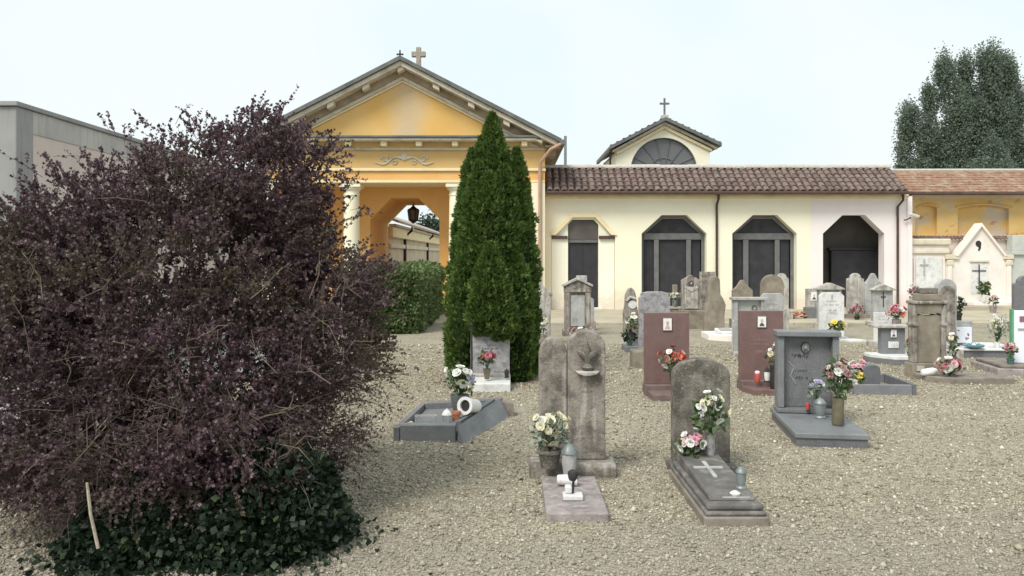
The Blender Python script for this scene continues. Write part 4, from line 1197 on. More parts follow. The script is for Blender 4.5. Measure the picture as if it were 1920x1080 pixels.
# ---------- 6. grave inside the thuja
g = grave('gravestone', 'mottled grey marble stone half swallowed by the green conifer', 919, 10.2, .50, .74, 'clipped', 'old_marble', .08, .05, base=(.52, .12, .26, 'white_marble'), slab=(.52, .36, .10, 'white_marble'))
MB().box(-.25, .25, -.11, -.005, .121, .16).build('ledge', 'pale_stone', g, bevel=.008)
inscription(g, [(.50, .4), (.46, .5)], .4, 'engraving', -.002)
bouquet('deep pink roses in a small bronze vase before the marble stone in the conifer', (X(913, 9.95), 9.93, .121), ['rose', 'rose', 'pink', 'white'], 9, (.085, .07, .07), ('cone', .13, .05, 'old_bronze'), .04, 45, 'bouquet_leaf', .05, stem=.08)
lantern('small dark lantern on the marble grave in the conifer', (X(950, 10.0), 10.0, .125), .12, .03, 'dark_iron', 'dark_iron', 'dark_iron')
ro = thing('iron_rod', 'thin dark iron rod standing beside the conifer grave', 'rod', (X(884, 9.4), 9.4, 0), 0)
MB().tube([(0, 0, -.05), (.005, 0, .45), (0, 0, .82)], .011, 6).build('shaft', 'dark_iron', ro)
MB().lathe([(.005, .82), (.018, .83), (.018, .85), (.004, .87)], 8).build('finial', 'dark_iron', ro)

# ---------- 7. sunken grey kerb grave with toppled vase
g = thing('kerb_grave', 'sunken grey granite kerb grave with tilted side and toppled white vase', 'grave', (0, 0, 0), 0)
def slabq(pts, z0, zs, name, m):
    n = len(pts)
    vs_ = [(x, y, z0) for x, y in pts] + [(x, y, z) for (x, y), z in zip(pts, zs)]
    return MB().add(vs_, [tuple(range(n)), tuple(range(2 * n - 1, n - 1, -1))] + [(i, (i + 1) % n, n + (i + 1) % n, n + i) for i in range(n)]).build(name, m, g, bevel=.006)
fl_, fr_, br_, bl_ = (-1.02, 7.12), (-.44, 7.06), (-.06, 8.35), (-.86, 8.35)
slabq([(-1.00, 7.14), (-.50, 7.09), (-.50, 7.20), (-1.00, 7.25)], -.03, [.14, .15, .15, .14], 'front_kerb', 'blue_granite')
slabq([(-1.06, 7.14), (-1.005, 7.14), (-.90, 8.3), (-.955, 8.3)], -.03, [.12, .12, .12, .12], 'side_kerb', 'grey_granite')
slabq([(-.48, 7.06), (-.42, 7.02), (-.02, 8.20), (-.13, 8.24)], -.03, [.15, .0, .0, .19], 'tilted_side_kerb', 'blue_granite')
slabq([(-.90, 8.26), (-.12, 8.26), (-.10, 8.36), (-.90, 8.36)], -.03, [.13, .17, .17, .13], 'back_kerb', 'grey_granite')
slabq([(-.118, 8.28), (.02, 8.22), (.0, 8.33), (-.09, 8.40)], -.03, [.15, .13, .13, .15], 'corner_block', 'brown_slab')
slabq([(-.99, 7.26), (-.515, 7.21), (-.16, 8.24), (-.895, 8.24)], -.03, [.05, .06, .11, .07], 'inner_slab', 'grey_granite')
slabq([(-.64, 7.32), (-.46, 7.28), (-.17, 8.16), (-.40, 8.18)], .06, [.10, .16, .20, .12], 'loose_plate', 'blue_granite')
bouquet('white and lilac flowers in a dark pot on the sunken grey grave', (X(862, 7.85), 7.85, .09), ['white', 'white', 'lilac', 'cream'], 16, (.15, .11, .11), ('cone', .20, .095, 'grey_granite_dark'), .042, 60, 'bouquet_leaf', .05)
fv = thing('fallen_vase', 'white ceramic vase toppled on the sunken grey grave, mouth to the camera', 'vase', (X(884, 7.6), 7.55, .235), 0, 'fallen vases')
MB().lathe([(.055, .0), (.065, .02), (.07, .16), (.085, .20), (.085, .215), (.055, .212), (.05, .10), (.04, .02)], 16).xf(Matrix.Rotation(R(-30), 4, 'Z') @ Matrix.Rotation(R(80), 4, 'X') @ Matrix.Translation((0, 0, -.1))).build('vase', 'white_ceramic', fv, smooth=True)
MB().lathe([(.053, -.004), (.053, .0)], 14).xf(Matrix.Rotation(R(-30), 4, 'Z') @ Matrix.Rotation(R(80), 4, 'X') @ Matrix.Translation((0, 0, .09))).build('dark_mouth', 'dark_iron', fv)
lantern('clear lantern with a white lid on the sunken grey grave', (X(838, 7.35), 7.33, .065), .19, .045, 'clear_glass', 'clear_glass', 'white_ceramic')
tp = thing('terracotta_pot', 'terracotta pot between white-lidded lantern and toppled vase', 'pot', (X(855, 7.42), 7.42, .075), 0)
MB().lathe([(.032, 0), (.042, .11), (.048, .112), (.048, .135), (.04, .135), (.036, .12)], 14).build('pot', 'terracotta', tp, smooth=True)
MB().lathe([(.005, .11), (.0385, .118)], 12).build('soil', 'brown_slab', tp)
gb = thing('glass_box', 'clear glass box on the sunken grey grave', 'box', (X(797, 7.3), 7.36, .06), R(6))
for (x0, x1, y0, y1, z0, z1) in ((-.10, .10, -.05, -.046, 0, .12), (-.10, .10, .046, .05, 0, .12), (-.10, -.096, -.045, .045, 0, .12), (.096, .10, -.045, .045, 0, .12), (-.10, .10, -.05, .05, .121, .125)):
    MB().box(x0, x1, y0, y1, z0, z1).build('glass_panel', 'clear_glass', gb)
bouquet('tiny white flowers at the corner of the sunken grey grave', (X(767, 7.25), 7.3, .07), ['white', 'white', 'cream'], 6, (.07, .05, .03), None, .028, 20, 'grey_leaf', .035, 'flower_posy', stem=.0)

# ---------- 8. small kerb grave with pink flowers, right
g = thing('kerb_grave', 'small grey kerb grave with a dark vase block right of the hooded granite stele', 'grave', (X(1652, 9.5), 9.5, 0), R(-4))
MB().box(-.31, .36, .0, .06, -.03, .12).build('front_kerb', 'blue_granite', g, bevel=.008)
MB().box(-.36, -.311, .0, .90, -.03, .10).build('side_kerb', 'grey_granite', g, bevel=.008)
MB().box(.361, .41, .0, .90, -.03, .13).build('side_kerb', 'grey_granite_dark', g, bevel=.008)
MB().box(-.31, .36, .84, .90, -.03, .13).build('back_kerb', 'grey_granite', g, bevel=.008)
MB().box(-.309, .359, .061, .839, -.04, .02).build('soil_bed', 'brown_slab', g)
MB().prism(outline('round', .20, .32, .05), .28, .40).build('headstone', 'grey_granite_dark', g, bevel=.008)
bouquet('pink and white flowers behind the dark block on the small kerb grave', (X(1612, 9.9), 9.92, .02), ['blush', 'white', 'pink', 'white'], 12, (.17, .08, .09), None, .045, 50, 'bouquet_leaf', .05, 'flower_posy', stem=.12)
bouquet('large white artificial flowers on the small kerb grave', (X(1590, 9.62), 9.66, .02), ['white', 'white', 'blush'], 8, (.10, .08, .05), None, .05, 14, 'bouquet_leaf', .05, 'flower_posy', stem=.04)
bouquet('yellow-green posy in front of the dark block on the small kerb grave', (X(1613, 9.6), 9.60, .02), ['yellow', 'cream'], 5, (.06, .04, .05), ('pot', .07, .04, 'green_pot'), .03, 26, 'bouquet_leaf', .045)

# ---------- 9. tall dark ornate stele at the right
g = thing('gravestone', 'tall dark brown stele with stepped top and carved side posts', 'gravestone', (X(1742, 10.85), 10.85, 0), R(3), 'headstones on the gravel')
MB().box(-.26, .26, -.06, .16, -.04, .20).build('base', 'brown_stone', g, bevel=.012)
MB().prism([(-.165, .201), (.165, .201), (.165, .84), (.10, .86), (.05, .845), (-.05, .845), (-.10, .86), (-.165, .84)], .012, .11).build('panel', 'brown_stone', g, bevel=.006)
for s in (-1, 1):
    MB().prism([(s * .23, .201), (s * .168, .201), (s * .168, .86), (s * .20, 1.0), (s * .235, 1.0)], -.02, .12).build('side_post', 'old_stone', g, bevel=.012)
    MB().box(s * .205 - .045, s * .205 + .045, -.045, .13, .70, .745).build('post_capital', 'old_stone', g, bevel=.01)
MB().prism([(-.167, .861), (-.10, .875), (-.05, .862), (.05, .862), (.10, .875), (.167, .861), (.195, 1.0), (-.195, 1.0)], -.01, .118).build('upper_block', 'brown_stone', g, bevel=.008)
MB().box(-.25, .25, -.04, .14, 1.001, 1.045).build('cornice', 'old_stone', g, bevel=.012)
MB().box(-.17, .17, -.02, .12, 1.046, 1.14).build('attic', 'brown_stone', g, bevel=.012)
MB().box(-.12, .12, -.02, .12, 1.141, 1.215).build('crown_block', 'mossy_stone', g, bevel=.012)
MB().box(-.21, -.11, -.075, -.062, .10, .17).build('number_plate', 'pale_stone', g)
MB().prism_z([(-.26, -.064), (.26, -.064), (.78, -.35), (.78, -.60), (-.02, -.60), (-.26, -.35)], -.04, .085).build('slab', 'brown_slab', g, bevel=.015)
bouquet('pink, rose and white flower bunch on the slab of the tall dark stele', (X(1782, 10.4), 10.42, .086), ['rose', 'pink', 'blush', 'white', 'white', 'dusty'], 15, (.18, .10, .10), None, .05, 40, 'bouquet_leaf', .055, 'flower_posy', stem=.02)
wp = thing('fallen_vase', 'cream vase lying on its side before the tall dark stele', 'vase', (X(1742, 10.5), 10.5, .086 + .045), 0, 'fallen vases')
MB().lathe([(.03, -.10), (.045, -.08), (.05, .05), (.03, .10), (.025, .10), (.02, .06)], 12).xf(Matrix.Rotation(R(82), 4, 'Y')).build('vase', 'white_ceramic', wp, smooth=True)

# ---------- other stones, front to back
g = grave('gravestone', 'tall grey round-topped stone right behind the tall dark stele', 1776, 13.0, .33, 1.28, 'round', 'light_grey_stone', .10, .15, rz=R(4), base=(.42, .14, .26, 'pale_stone'))
MB().prism(inset(outline('round', .33, 1.14, .15), .80, (0, .62)), -.014, -.001).xf(Matrix.Translation((0, 0, .14))).build('raised_panel', 'old_stone', g, bevel=.006)
bouquet('white blossoms in a green pot beside the tall grey round-topped stone', (X(1786, 12.2), 12.2, 0), ['white', 'cream', 'white'], 9, (.06, .05, .16), ('pot', .12, .06, 'green_pot'), .035, 50, 'bouquet_leaf', .05)

g = thing('kerb_grave', 'pale marble-edged grave with a white printed plaque and blue ornaments', 'grave', (X(1850, 12.9), 12.9, 0), R(-5))
MB().box(-.52, .62, .0, .07, -.03, .12).build('front_kerb', 'grey_granite', g, bevel=.01)
MB().box(-.53, .63, -.03, 1.0, .121, .155).build('marble_top', 'white_marble', g, bevel=.01)
MB().box(-.52, .62, .071, .98, -.03, .12).build('core', 'blue_granite', g)
MB().box(-.50, .02, .50, .60, .156, .56).build('headstone', 'light_grey_stone', g, bevel=.01)
pq = MB().box(-.36, -.02, .44, .498, .20, .46).build('printed_plaque', 'white_print', g, bevel=.006)
mb = MB()
for k in range(9):
    xk, zk = random.uniform(-.33, -.06), random.uniform(.24, .42)
    mb.prism([(xk + .018 * math.cos(a2), zk + .012 * math.sin(a2)) for a2 in (0, 1.2, 2.5, 3.8, 5.0)], .436, .4395)
mb.build('faded_motif', 'petal_mauve', pq)
bl = thing('glass_ornament', 'blue-green glass bowl of ornaments on the marble-edged grave', 'ornament', (X(1836, 12.8), 12.95, .156), 0)
MB().lathe([(.05, 0), (.15, .03), (.16, .06), (.14, .065), (.10, .03)], 14).build('bowl', 'blue_glass', bl, smooth=True)
for k in range(6):
    a2 = k * 1.05
    MB().lathe([(.001, 0), (.03, .02), (.035, .04), (.001, .07)], 8).build('glass_ball', 'blue_glass' if k % 2 else 'white_print', bl, (.08 * math.cos(a2), .08 * math.sin(a2), .03), smooth=True)
bouquet('spray of white blossom branches on the marble-edged grave', (X(1873, 12.95), 13.0, .156), ['white', 'cream', 'white'], 34, (.24, .12, .20), ('cone', .10, .05, 'white_ceramic'), .022, 60, 'grey_leaf', .035)

g = thing('kerb_grave', 'weathered pinkish kerb grave at the right picture edge with a green-edged board', 'grave', (X(1942, 11.0), 11.0, 0), R(-8))
MB().box(-.48, .8, .0, .9, -.03, .09).build('kerb', 'pinkish_slab', g, bevel=.015)
MB().box(-.42, .8, .06, .88, .091, .14).build('slab', 'brown_slab', g, bevel=.015)
MB().box(-.155, .6, .28, .34, .141, .88).build('board', 'white_print', g, bevel=.006)
MB().box(-.185, -.156, .27, .35, .141, .90).build('board_edge', 'green_edge', g, bevel=.006)
MB().box(-.08, .04, .274, .279, .72, .80).build('board_motif', 'petal_mauve', g)
MB().box(-.10, .08, .274, .279, .60, .63).build('board_motif', 'engraving_soft', g)
bouquet('pink flowers before the green-edged board at the picture edge', (X(1917, 10.9), 11.16, .141), ['pink', 'rose', 'blush'], 7, (.08, .06, .08), ('pot', .08, .05, 'green_pot'), .04, 26, 'bouquet_leaf', .05)
grave('gravestone', 'dark grey shouldered stone at the right picture edge before the wall tombs', 1924, 17.5, .50, 1.22, 'shoulder', 'grey_granite', .12, base=(.6, .2, .3, 'mossy_stone'))

g = thing('gravestone', 'small blue-grey block stele with flat cap, portrait and white plaque', 'gravestone', (X(1675, 12.35), 12.35, 0), R(-2), 'headstones on the gravel')
MB().box(-.18, .18, 0, .14, .14, .54).build('headstone', 'blue_granite', g, bevel=.006)
MB().box(-.30, .30, -.06, .20, .541, .585).build('cap', 'pale_stone', g, bevel=.01)
MB().prism_z([(-.36, .22), (-.36, .0), (-.10, -.32), (.34, -.32), (.34, .22)], -.04, .1395).build('slab', 'white_marble', g, bevel=.012)
MB().prism_z([(-.37, .23), (-.37, .0), (-.11, -.33), (.35, -.33), (.35, .23)], -.05, .09).build('slab_foot', 'grey_granite', g)
photo(g, 0.0, .455, .085, .115, -.001, False, 'grey_metal', 'photo_white', 'photo_dark')
MB().box(-.08, .08, -.014, -.001, .23, .33).build('white_plaque', 'white_marble', g, bevel=.004)
bouquet('small red flowers right of the flat-capped block stele', (X(1707, 12.1), 12.12, .14), ['rose', 'red'], 6, (.05, .05, .06), ('pot', .06, .04, 'dark_iron'), .035, 20, 'bouquet_leaf', .045)

g = thing('gravestone', 'low white plaque with portrait behind the flat-capped block stele', 'gravestone', (X(1664, 14.6), 14.6, 0), 0, 'headstones on the gravel')
MB().prism([(-.24, .0), (.24, .0), (.24, .62), (-.24, .62)], .0, .05).build('headstone', 'white_marble', g, bevel=.006)
MB().box(-.30, .30, -.2, .2, -.04, .10).build('base', 'pale_stone', g, bevel=.01)
inscription(g, [(.54, .5), (.48, .6), (.42, .55)], .30, 'engraving_soft', -.001, -.06, .028)
photo(g, .15, .50, .09, .10, -.001, True, 'bronze', 'photo_white', 'photo_dark')
bouquet('rose and peach flowers in a pinkish vase beside the low white plaque', (X(1681, 14.3), 14.3, .10), ['rose', 'blush', 'coral', 'white', 'dusty'], 14, (.17, .12, .10), ('cone', .42, .08, 'pinkish_slab'), .05, 30, 'bouquet_leaf', .05, stem=.02)

g = grave('gravestone', 'bright white marble stone with clipped corners and yellow flowers', 1560, 15.8, .48, .93, 'clipped', 'white_marble', .08, .07, rz=R(-3), base=(.56, .06, .25, 'white_marble'))
inscription(g, [(.74, .55), (.67, .7), (.56, .5), (.51, .45)], .40, 'engraving_soft', -.002, 0, .035)
MB().prism([(-.012, .80), (.012, .80), (.012, .88), (-.012, .88)], -.006, -.001).build('engraved_cross', 'engraving_soft', g)
MB().prism_z([(-.06, -.13), (.36, -.13), (.52, -.42), (.20, -.50)], -.03, .04).build('slab', 'white_marble', g, bevel=.01)
bouquet('yellow and green flowers before the bright white marble stone', (X(1568, 15.5), 15.5, .06), ['yellow', 'yellow', 'coral'], 9, (.13, .08, .08), ('pot', .10, .06, 'green_pot'), .05, 50, 'bouquet_leaf', .07)

g = thing('gravestone', 'grey gabled shrine-like stone behind the bright white marble stone', 'gravestone', (X(1556, 18.3), 18.3, 0), 0, 'headstones on the gravel')
MB().box(-.25, .25, 0, .14, .0, .88).build('headstone', 'light_grey_stone', g, bevel=.006)
MB().prism([(-.32, .881), (.32, .881), (.32, .91), (0, 1.04), (-.32, .91)], -.08, .18).build('gable_cap', 'pale_stone', g, bevel=.008)
for s in (-1, 1): MB().box(s * .22 - .03, s * .22 + .03, -.05, -.001, .1, .88).build('side_post', 'pale_stone', g, bevel=.006)
MB().box(-.36, .36, -.15, .2, -.04, .12).build('base', 'pale_stone', g, bevel=.012)
g = thing('gravestone', 'grey gabled stone with a thin black cross near the arcade corner', 'gravestone', (X(1656, 18.8), 18.8, 0), 0, 'headstones on the gravel')
MB().box(-.23, .23, 0, .14, .0, .84).build('headstone', 'light_grey_stone', g, bevel=.006)
MB().prism([(-.28, .841), (.28, .841), (.28, .865), (0, .985), (-.28, .865)], -.08, .18).build('gable_cap', 'pale_stone', g, bevel=.008)
MB().box(-.008, .008, -.016, -.001, .45, .80).box(-.055, .055, -.017, -.0011, .68, .70).build('black_cross', 'dark_iron', g)
MB().box(-.34, .34, -.15, .2, -.04, .12).build('base', 'pale_stone', g, bevel=.012)

g = grave('gravestone', 'tall pale mottled stone with a rounded head before the dark open niche', 1605, 20.6, .42, 1.16, 'shoulder', 'pale_stone', .12, z0=.05, base=(.62, .10, .3, 'brown_slab'))
bouquet('rusty red flowers before the tall pale mottled stone', (X(1607, 20.1), 20.1, .05), ['dusty', 'rose', 'mauve'], 9, (.17, .1, .10), ('pot', .08, .07, 'dark_iron'), .06, 30, 'bouquet_leaf', .06)
grave('gravestone', 'grey round-topped stone right of the tall pale mottled stone', 1638, 21.2, .46, 1.14, 'bell', 'light_grey_stone', .12, z0=.05, base=(.6, .12, .3, 'pale_stone'))
g = thing('gravestone', 'small framed photo memorial left of the gabled shrine-like stone', 'gravestone', (X(1524, 20.6), 20.6, .05), 0, 'headstones on the gravel')
MB().box(-.17, .17, 0, .08, .28, .76).build('headstone', 'pale_stone', g, bevel=.008)
MB().box(-.20, .20, -.1, .14, -.03, .28).build('base', 'grey_granite', g, bevel=.01)
photo(g, .03, .56, .15, .20, -.001, False, 'white_marble', 'photo_white', 'photo_dark')

g = thing('gravestone', 'greenish grey hooded stele behind the red granite with oval portrait', 'gravestone', (X(1403, 13.1), 13.1, 0), 0, 'headstones on the gravel')
MB().box(-.25, .25, 0, .09, .10, .93).build('panel', 'green_grey_stone', g, bevel=.006)
for s in (-1, 1): MB().box(s * .22 - .03, s * .22 + .03, -.07, -.001, .10, .93).build('side_post', 'light_grey_stone', g, bevel=.006)
MB().box(-.28, .28, -.10, .12, .931, .975).build('hood', 'light_grey_stone', g, bevel=.008)
MB().box(-.28, .28, -.14, .16, -.03, .099).build('base', 'pale_stone', g, bevel=.012)
MB().box(-.25, .25, -.80, -.141, -.03, .07).build('slab', 'pinkish_slab', g, bevel=.012)
photo(g, .10, .78, .08, .11, -.001, True, 'dark_iron', 'grey_metal', 'photo_dark')
MB().tube([(-.20 + .05 * math.cos(a2), -.03, .58 + .05 * math.sin(a2)) for a2 in [k * .35 for k in range(10)]], .012, 5).build('white_handle', 'white_ceramic', g)

g = grave('gravestone', 'pale grey lettered stone with a chamfered top behind the greenish hooded stele', 1449, 15.2, .43, .94, 'clipped', 'light_grey_stone', .09, .06)
inscription(g, [(.80, .3), (.72, .6), (.62, .5), (.55, .55), (.48, .4)], .38, 'engraving_soft', -.002, 0, .03)
grave('gravestone', 'broad round-topped grey-brown stone before the third tomb front', 1449, 17.6, .50, 1.24, 'round', 'brown_stone', .12, .24, base=(.62, .5, .3, 'pale_stone'))
grave('gravestone', 'pale shouldered stone peeping out behind the broad round-topped stone', 1467, 20.4, .34, 1.16, 'shoulder', 'pale_stone', .12, z0=.05, base=(.46, .2, .3, 'pale_stone'))
grave('gravestone', 'brownish scroll-topped stone left of the broad round-topped stone', 1393, 17.2, .43, 1.13, 'bell', 'brown_stone', .12, base=(.5, .3, .3, 'old_stone'))
g = thing('roof_tile_pile', 'reddish broken clay pieces lying by the third tomb front', 'rubble', (X(1495, 20.6), 20.6, .05), 0)
for k in range(7):
    MB().box(-.08, .08, -.05, .05, 0, .035).build('clay_piece', 'terracotta', g, (random.uniform(-.2, .2), random.uniform(-.1, .1), .02 + .02 * k), (random.uniform(-.4, .4), random.uniform(-.4, .4), random.uniform(0, 3)))

g = grave('gravestone', 'irregular brown rock-like stone with a narrow head on a pale slab', 1340, 16.5, .42, 1.24, 'taper', 'brown_stone', .16, base=(.46, .08, .3, 'brown_slab'), bev=.02)
MB().prism_z([(-.32, -.16), (.34, -.16), (.34, -1.05), (-.02, -1.05), (-.32, -.80)], -.03, .12).build('slab', 'white_marble_wall', g, bevel=.015)
bk = thing('marble_book', 'small white marble cushion on the pale slab of the rock-like stone', 'ornament', (X(1357, 15.9), 15.8, .121), R(5))
MB().prism_x([(-.14, 0), (.14, 0), (.14, .10), (-.14, .05)], -.17, .17).build('cushion', 'white_marble', bk, bevel=.01)
MB().box(-.12, .12, -.10, .10, .0, .004).build('lettering_plate', 'engraving_soft', bk, (0, 0, .078), (R(10), 0, 0))
grave('gravestone', 'grey weathered slab-like stone just left behind the rock-like stone', 1327, 19.3, .36, 1.22, 'rect', 'old_stone', .12, z0=.05, base=(.5, .15, .3, 'old_stone'))
g = grave('gravestone', 'gabled carved stone with pale panel before the second tomb front', 1296, 18.2, .42, 1.22, 'gable', 'old_stone', .14, .12, base=(.52, .42, .34, 'brown_stone'))
MB().box(-.15, .15, -.02, -.001, .45, .95).build('pale_panel', 'pale_stone', g, bevel=.008)
photo(g, .0, 1.02, .10, .12, -.001, True, 'dark_iron', 'photo_dark', 'photo_dark')
MB().prism([(-.12, .98), (0, .90), (.12, .98), (.16, .93), (0, .83), (-.16, .93)], -.035, -.0205).build('carved_swag', 'pale_stone', g, bevel=.006)
g = thing('gravestone', 'low brown pedestal topped by a stone cross before the second tomb front', 'gravestone', (X(1267, 18.6), 18.6, 0), 0, 'headstones on the gravel')
MB().box(-.16, .16, -.05, .2, -.03, .42).build('pedestal', 'brown_stone', g, bevel=.015)
MB().box(-.18, .18, -.07, .22, .421, .47).build('ledge', 'pale_stone', g, bevel=.01)
MB().box(-.055, .055, .06, .14, .471, .98).build('cross_upright', 'brown_stone', g, bevel=.012)
MB().box(-.17, .17, .055, .145, .66, .79).build('cross_bar', 'brown_stone', g, bevel=.012)
bouquet('pale flowers in a dark glass vase on the cross pedestal', (X(1267, 18.5), 18.55, .471), ['cream', 'white'], 6, (.10, .05, .05), ('bottle', .16, .035, 'grey_metal'), .04, 20, 'grey_leaf', .05)

g = grave('gravestone', 'plain grey flat-topped slab stone behind the left red granite stele', 1228, 12.1, .46, 1.14, 'bell', 'light_grey_stone', .10, base=(.52, .10, .3, 'old_stone'), rz=R(2))
g.children[1].data = MB().prism([(-.235, 0), (.235, 0), (.235, .93), (.21, .93), (.20, .99), (.12, 1.01), (-.10, 1.01), (-.20, .99), (-.21, .93), (-.235, .93)], 0, .10).xf(Matrix.Translation((0, 0, .10))).mesh('headstone', 'old_marble')
g = thing('stone_block', 'rough brown stone block left of the left red granite stele', 'block', (X(1196, 12.0), 11.9, 0), R(8))
MB().prism_z([(-.13, -.12), (.12, -.14), (.15, .12), (-.10, .15)], -.03, .26).build('block', 'brown_stone', g, bevel=.03)
g = grave('gravestone', 'small ornate dark-edged stone with a white oval by the cream wall', 1183, 17.0, .32, .98, 'rough', 'old_stone', .14, bev=.02)
MB().lathe([(.09, 0), (.09, .02)], 14).xf(Matrix.Translation((.03, -.001, .62)) @ Matrix.Rotation(R(90), 4, 'X')).build('white_oval', 'white_marble', g)
MB().tube([(-.10, -.02, .70), (-.02, -.04, .78), (.10, -.02, .74)], .03, 6).build('carved_garland', 'pale_stone', g)
bouquet('pale greenery and white blossoms before the small ornate stone', (X(1188, 16.2), 16.2, 0), ['white', 'cream', 'white'], 9, (.16, .12, .20), None, .045, 60, 'bouquet_leaf', .07, 'flower_posy', stem=.12)
g = thing('gravestone', 'low dark grave marker with plants left of the plain grey slab stone', 'gravestone', (X(1186, 14.2), 14.2, 0), 0, 'headstones on the gravel')
MB().prism(outline('round', .20, .34, .06), 0, .1).build('headstone', 'grey_granite_dark', g, bevel=.01)
MB().box(-.20, .20, -.5, -.002, -.03, .10).build('slab', 'grey_granite', g, bevel=.012)
bouquet('dark green plant on the low dark grave marker', (X(1180, 13.9), 13.85, .10), ['mauve'], 2, (.12, .10, .07), ('pot', .07, .05, 'green_pot'), .03, 60, 'ivy_leaf', .06, 'potted_plant', 'plant')

g = thing('gravestone', 'large pedimented grey stone with pale sunken panel before the narrow door', 'gravestone', (X(1083, 16.5), 16.5, 0), 0, 'headstones on the gravel')
MB().box(-.31, .31, -.08, .24, -.03, .14).build('base', 'old_stone', g, bevel=.02)
MB().box(-.27, .27, .02, .18, .141, .90).build('headstone', 'old_stone', g, bevel=.01)
for s in (-1, 1): MB().box(s * .215 - .055, s * .215 + .055, -.03, .018, .141, .90).build('side_post', 'old_stone', g, bevel=.01)
MB().box(-.15, .15, .0, .0195, .2, .84).build('pale_panel', 'light_grey_stone', g, bevel=.006)
MB().prism([(-.28, .901), (.28, .901), (.28, 1.02), (.0, 1.15), (-.28, 1.02)], -.04, .18).build('pediment', 'old_stone', g, bevel=.012)
MB().prism([(-.31, 1.015), (0, 1.155), (.31, 1.015), (.31, 1.06), (0, 1.21), (-.31, 1.06)], -.08, .2).build('pediment_moulding', 'pale_stone', g, bevel=.008)
MB().box(-.02, .20, .02, .16, 1.12, 1.245).build('crown_block', 'light_grey_stone', g, bevel=.012)
bouquet('withered pale flowers at the foot of the pedimented grey stone', (X(1092, 16.1), 16.1, 0), ['white', 'dusty', 'blush'], 10, (.22, .12, .08), None, .05, 40, 'grey_leaf', .06, 'flower_posy', stem=.04)
g = grave('gravestone', 'slender pale marker right of the pedimented grey stone', 1108, 17.8, .14, .72, 'round', 'light_grey_stone', .08, .06, base=(.2, .2, .2, 'old_stone'))
g = thing('gravestone', 'tall grey slant-topped stone beside the green conifer', 'gravestone', (X(1014, 14.8), 14.8, 0), R(2), 'headstones on the gravel')
MB().prism([(-.24, 0), (.18, 0), (.19, .97), (-.05, 1.20), (-.24, 1.20)], 0, .16).build('headstone', 'pale_stone', g, bevel=.015)
MB().box(-.26, .23, -.1, .2, -.03, .10).build('base', 'old_stone', g, bevel=.015)
MB().prism([(.155, .985), (.215, .955), (.215, .90), (.155, .93)], -.03, .17).build('shoulder_block', 'old_stone', g, bevel=.008)
bouquet('white flowers hanging at the slant-topped stone beside the conifer', (X(1019, 14.5), 14.5, .1), ['white', 'cream'], 7, (.05, .05, .16), ('pot', .12, .06, 'old_stone'), .05, 20, 'bouquet_leaf', .05)

# things on the tombs along the right wall
bouquet('green plant on the step of the gabled white tomb', (X(1837, 23.9), 23.7, .28), ['rose'], 2, (.18, .12, .16), ('cone', .22, .09, 'white_ceramic'), .04, 70, 'bouquet_leaf', .1, 'potted_plant', 'plant')
bouquet('pinkish plant on the edge of the gabled tomb steps', (X(1862, 22.6), 22.6, .05), ['dusty', 'blush'], 5, (.10, .1, .12), ('pot', .2, .1, 'pinkish_slab'), .05, 20, 'bouquet_leaf', .08, 'potted_plant', 'plant')
bouquet('white and dark flowers at the foot of the white wall tomb', (X(1713, 21.5), 21.5, .05), ['white', 'mauve', 'white'], 9, (.18, .12, .12), ('pot', .5, .1, 'pale_stone'), .06, 20, 'bouquet_leaf', .07)
bouquet('dark plant with white blossoms behind the tall grey round-topped stone', (X(1795, 19.0), 19.0, 0), ['white', 'cream'], 5, (.14, .12, .16), ('pot', .3, .1, 'dark_iron'), .06, 40, 'ivy_leaf', .1, 'potted_plant', 'plant')

# fallen leaves and twigs on the gravel
lp = np.stack([rng.uniform(-1.2, 4.2, 90), rng.uniform(4.0, 9.5, 90), np.full(90, .014)], 1)
ld = rng.normal(size=(90, 3)); ld[:, 2] *= .12
lf = share('fallen_leaves', leaf_mesh('fallen_leaves', lp, ld, rng.uniform(.015, .04, 90), 'purple_leaf'))
lq = rng.normal(size=(700, 2)); 
lp2 = np.stack([X(922, 11.1) + lq[:, 0] * .55, 10.75 + lq[:, 1] * .5, np.full(700, .012)], 1)
ld2 = rng.normal(size=(700, 3)); ld2[:, 2] *= .12
lf2 = share('conifer_litter', leaf_mesh('conifer_litter', lp2, ld2, rng.uniform(.02, .05, 700), 'litter_leaf'))
tag(lf2, 'brown shed needles on the gravel round the conifer', 'litter', kind='stuff')
tag(lf, 'dry dark leaves scattered over the gravel', 'leaves', kind='stuff')

# ================================================================== PLANTS
def unit(v): return v / (np.linalg.norm(v, axis=-1, keepdims=True) + 1e-9)


def twigs_mesh(name, P0, P1, P2, r0, m):
    """three-sided bent twigs as one mesh"""
    n = len(P0)
    t = unit(P2 - P0)
    u = unit(np.cross(t, rng.normal(size=(n, 3)))); v = np.cross(t, u)
    vs_ = []
    for P_, rr in ((P0, 1.0), (P1, .75), (P2, .3)):
        for k in range(3):
            a = 2 * math.pi * k / 3
            vs_.append(P_ + (u * math.cos(a) + v * math.sin(a)) * (r0 * rr)[:, None])
    V = np.stack(vs_, 1)
    q = []
    for i in range(2):
        for k in range(3):
            q.append((3 * i + k, 3 * i + (k + 1) % 3, 3 * i + 3 + (k + 1) % 3, 3 * i + 3 + k))
    q = np.array(q)
    return fast_mesh(name, V.reshape(-1, 3), (q[None] + 9 * np.arange(n)[:, None, None]).reshape(-1, 4), m)


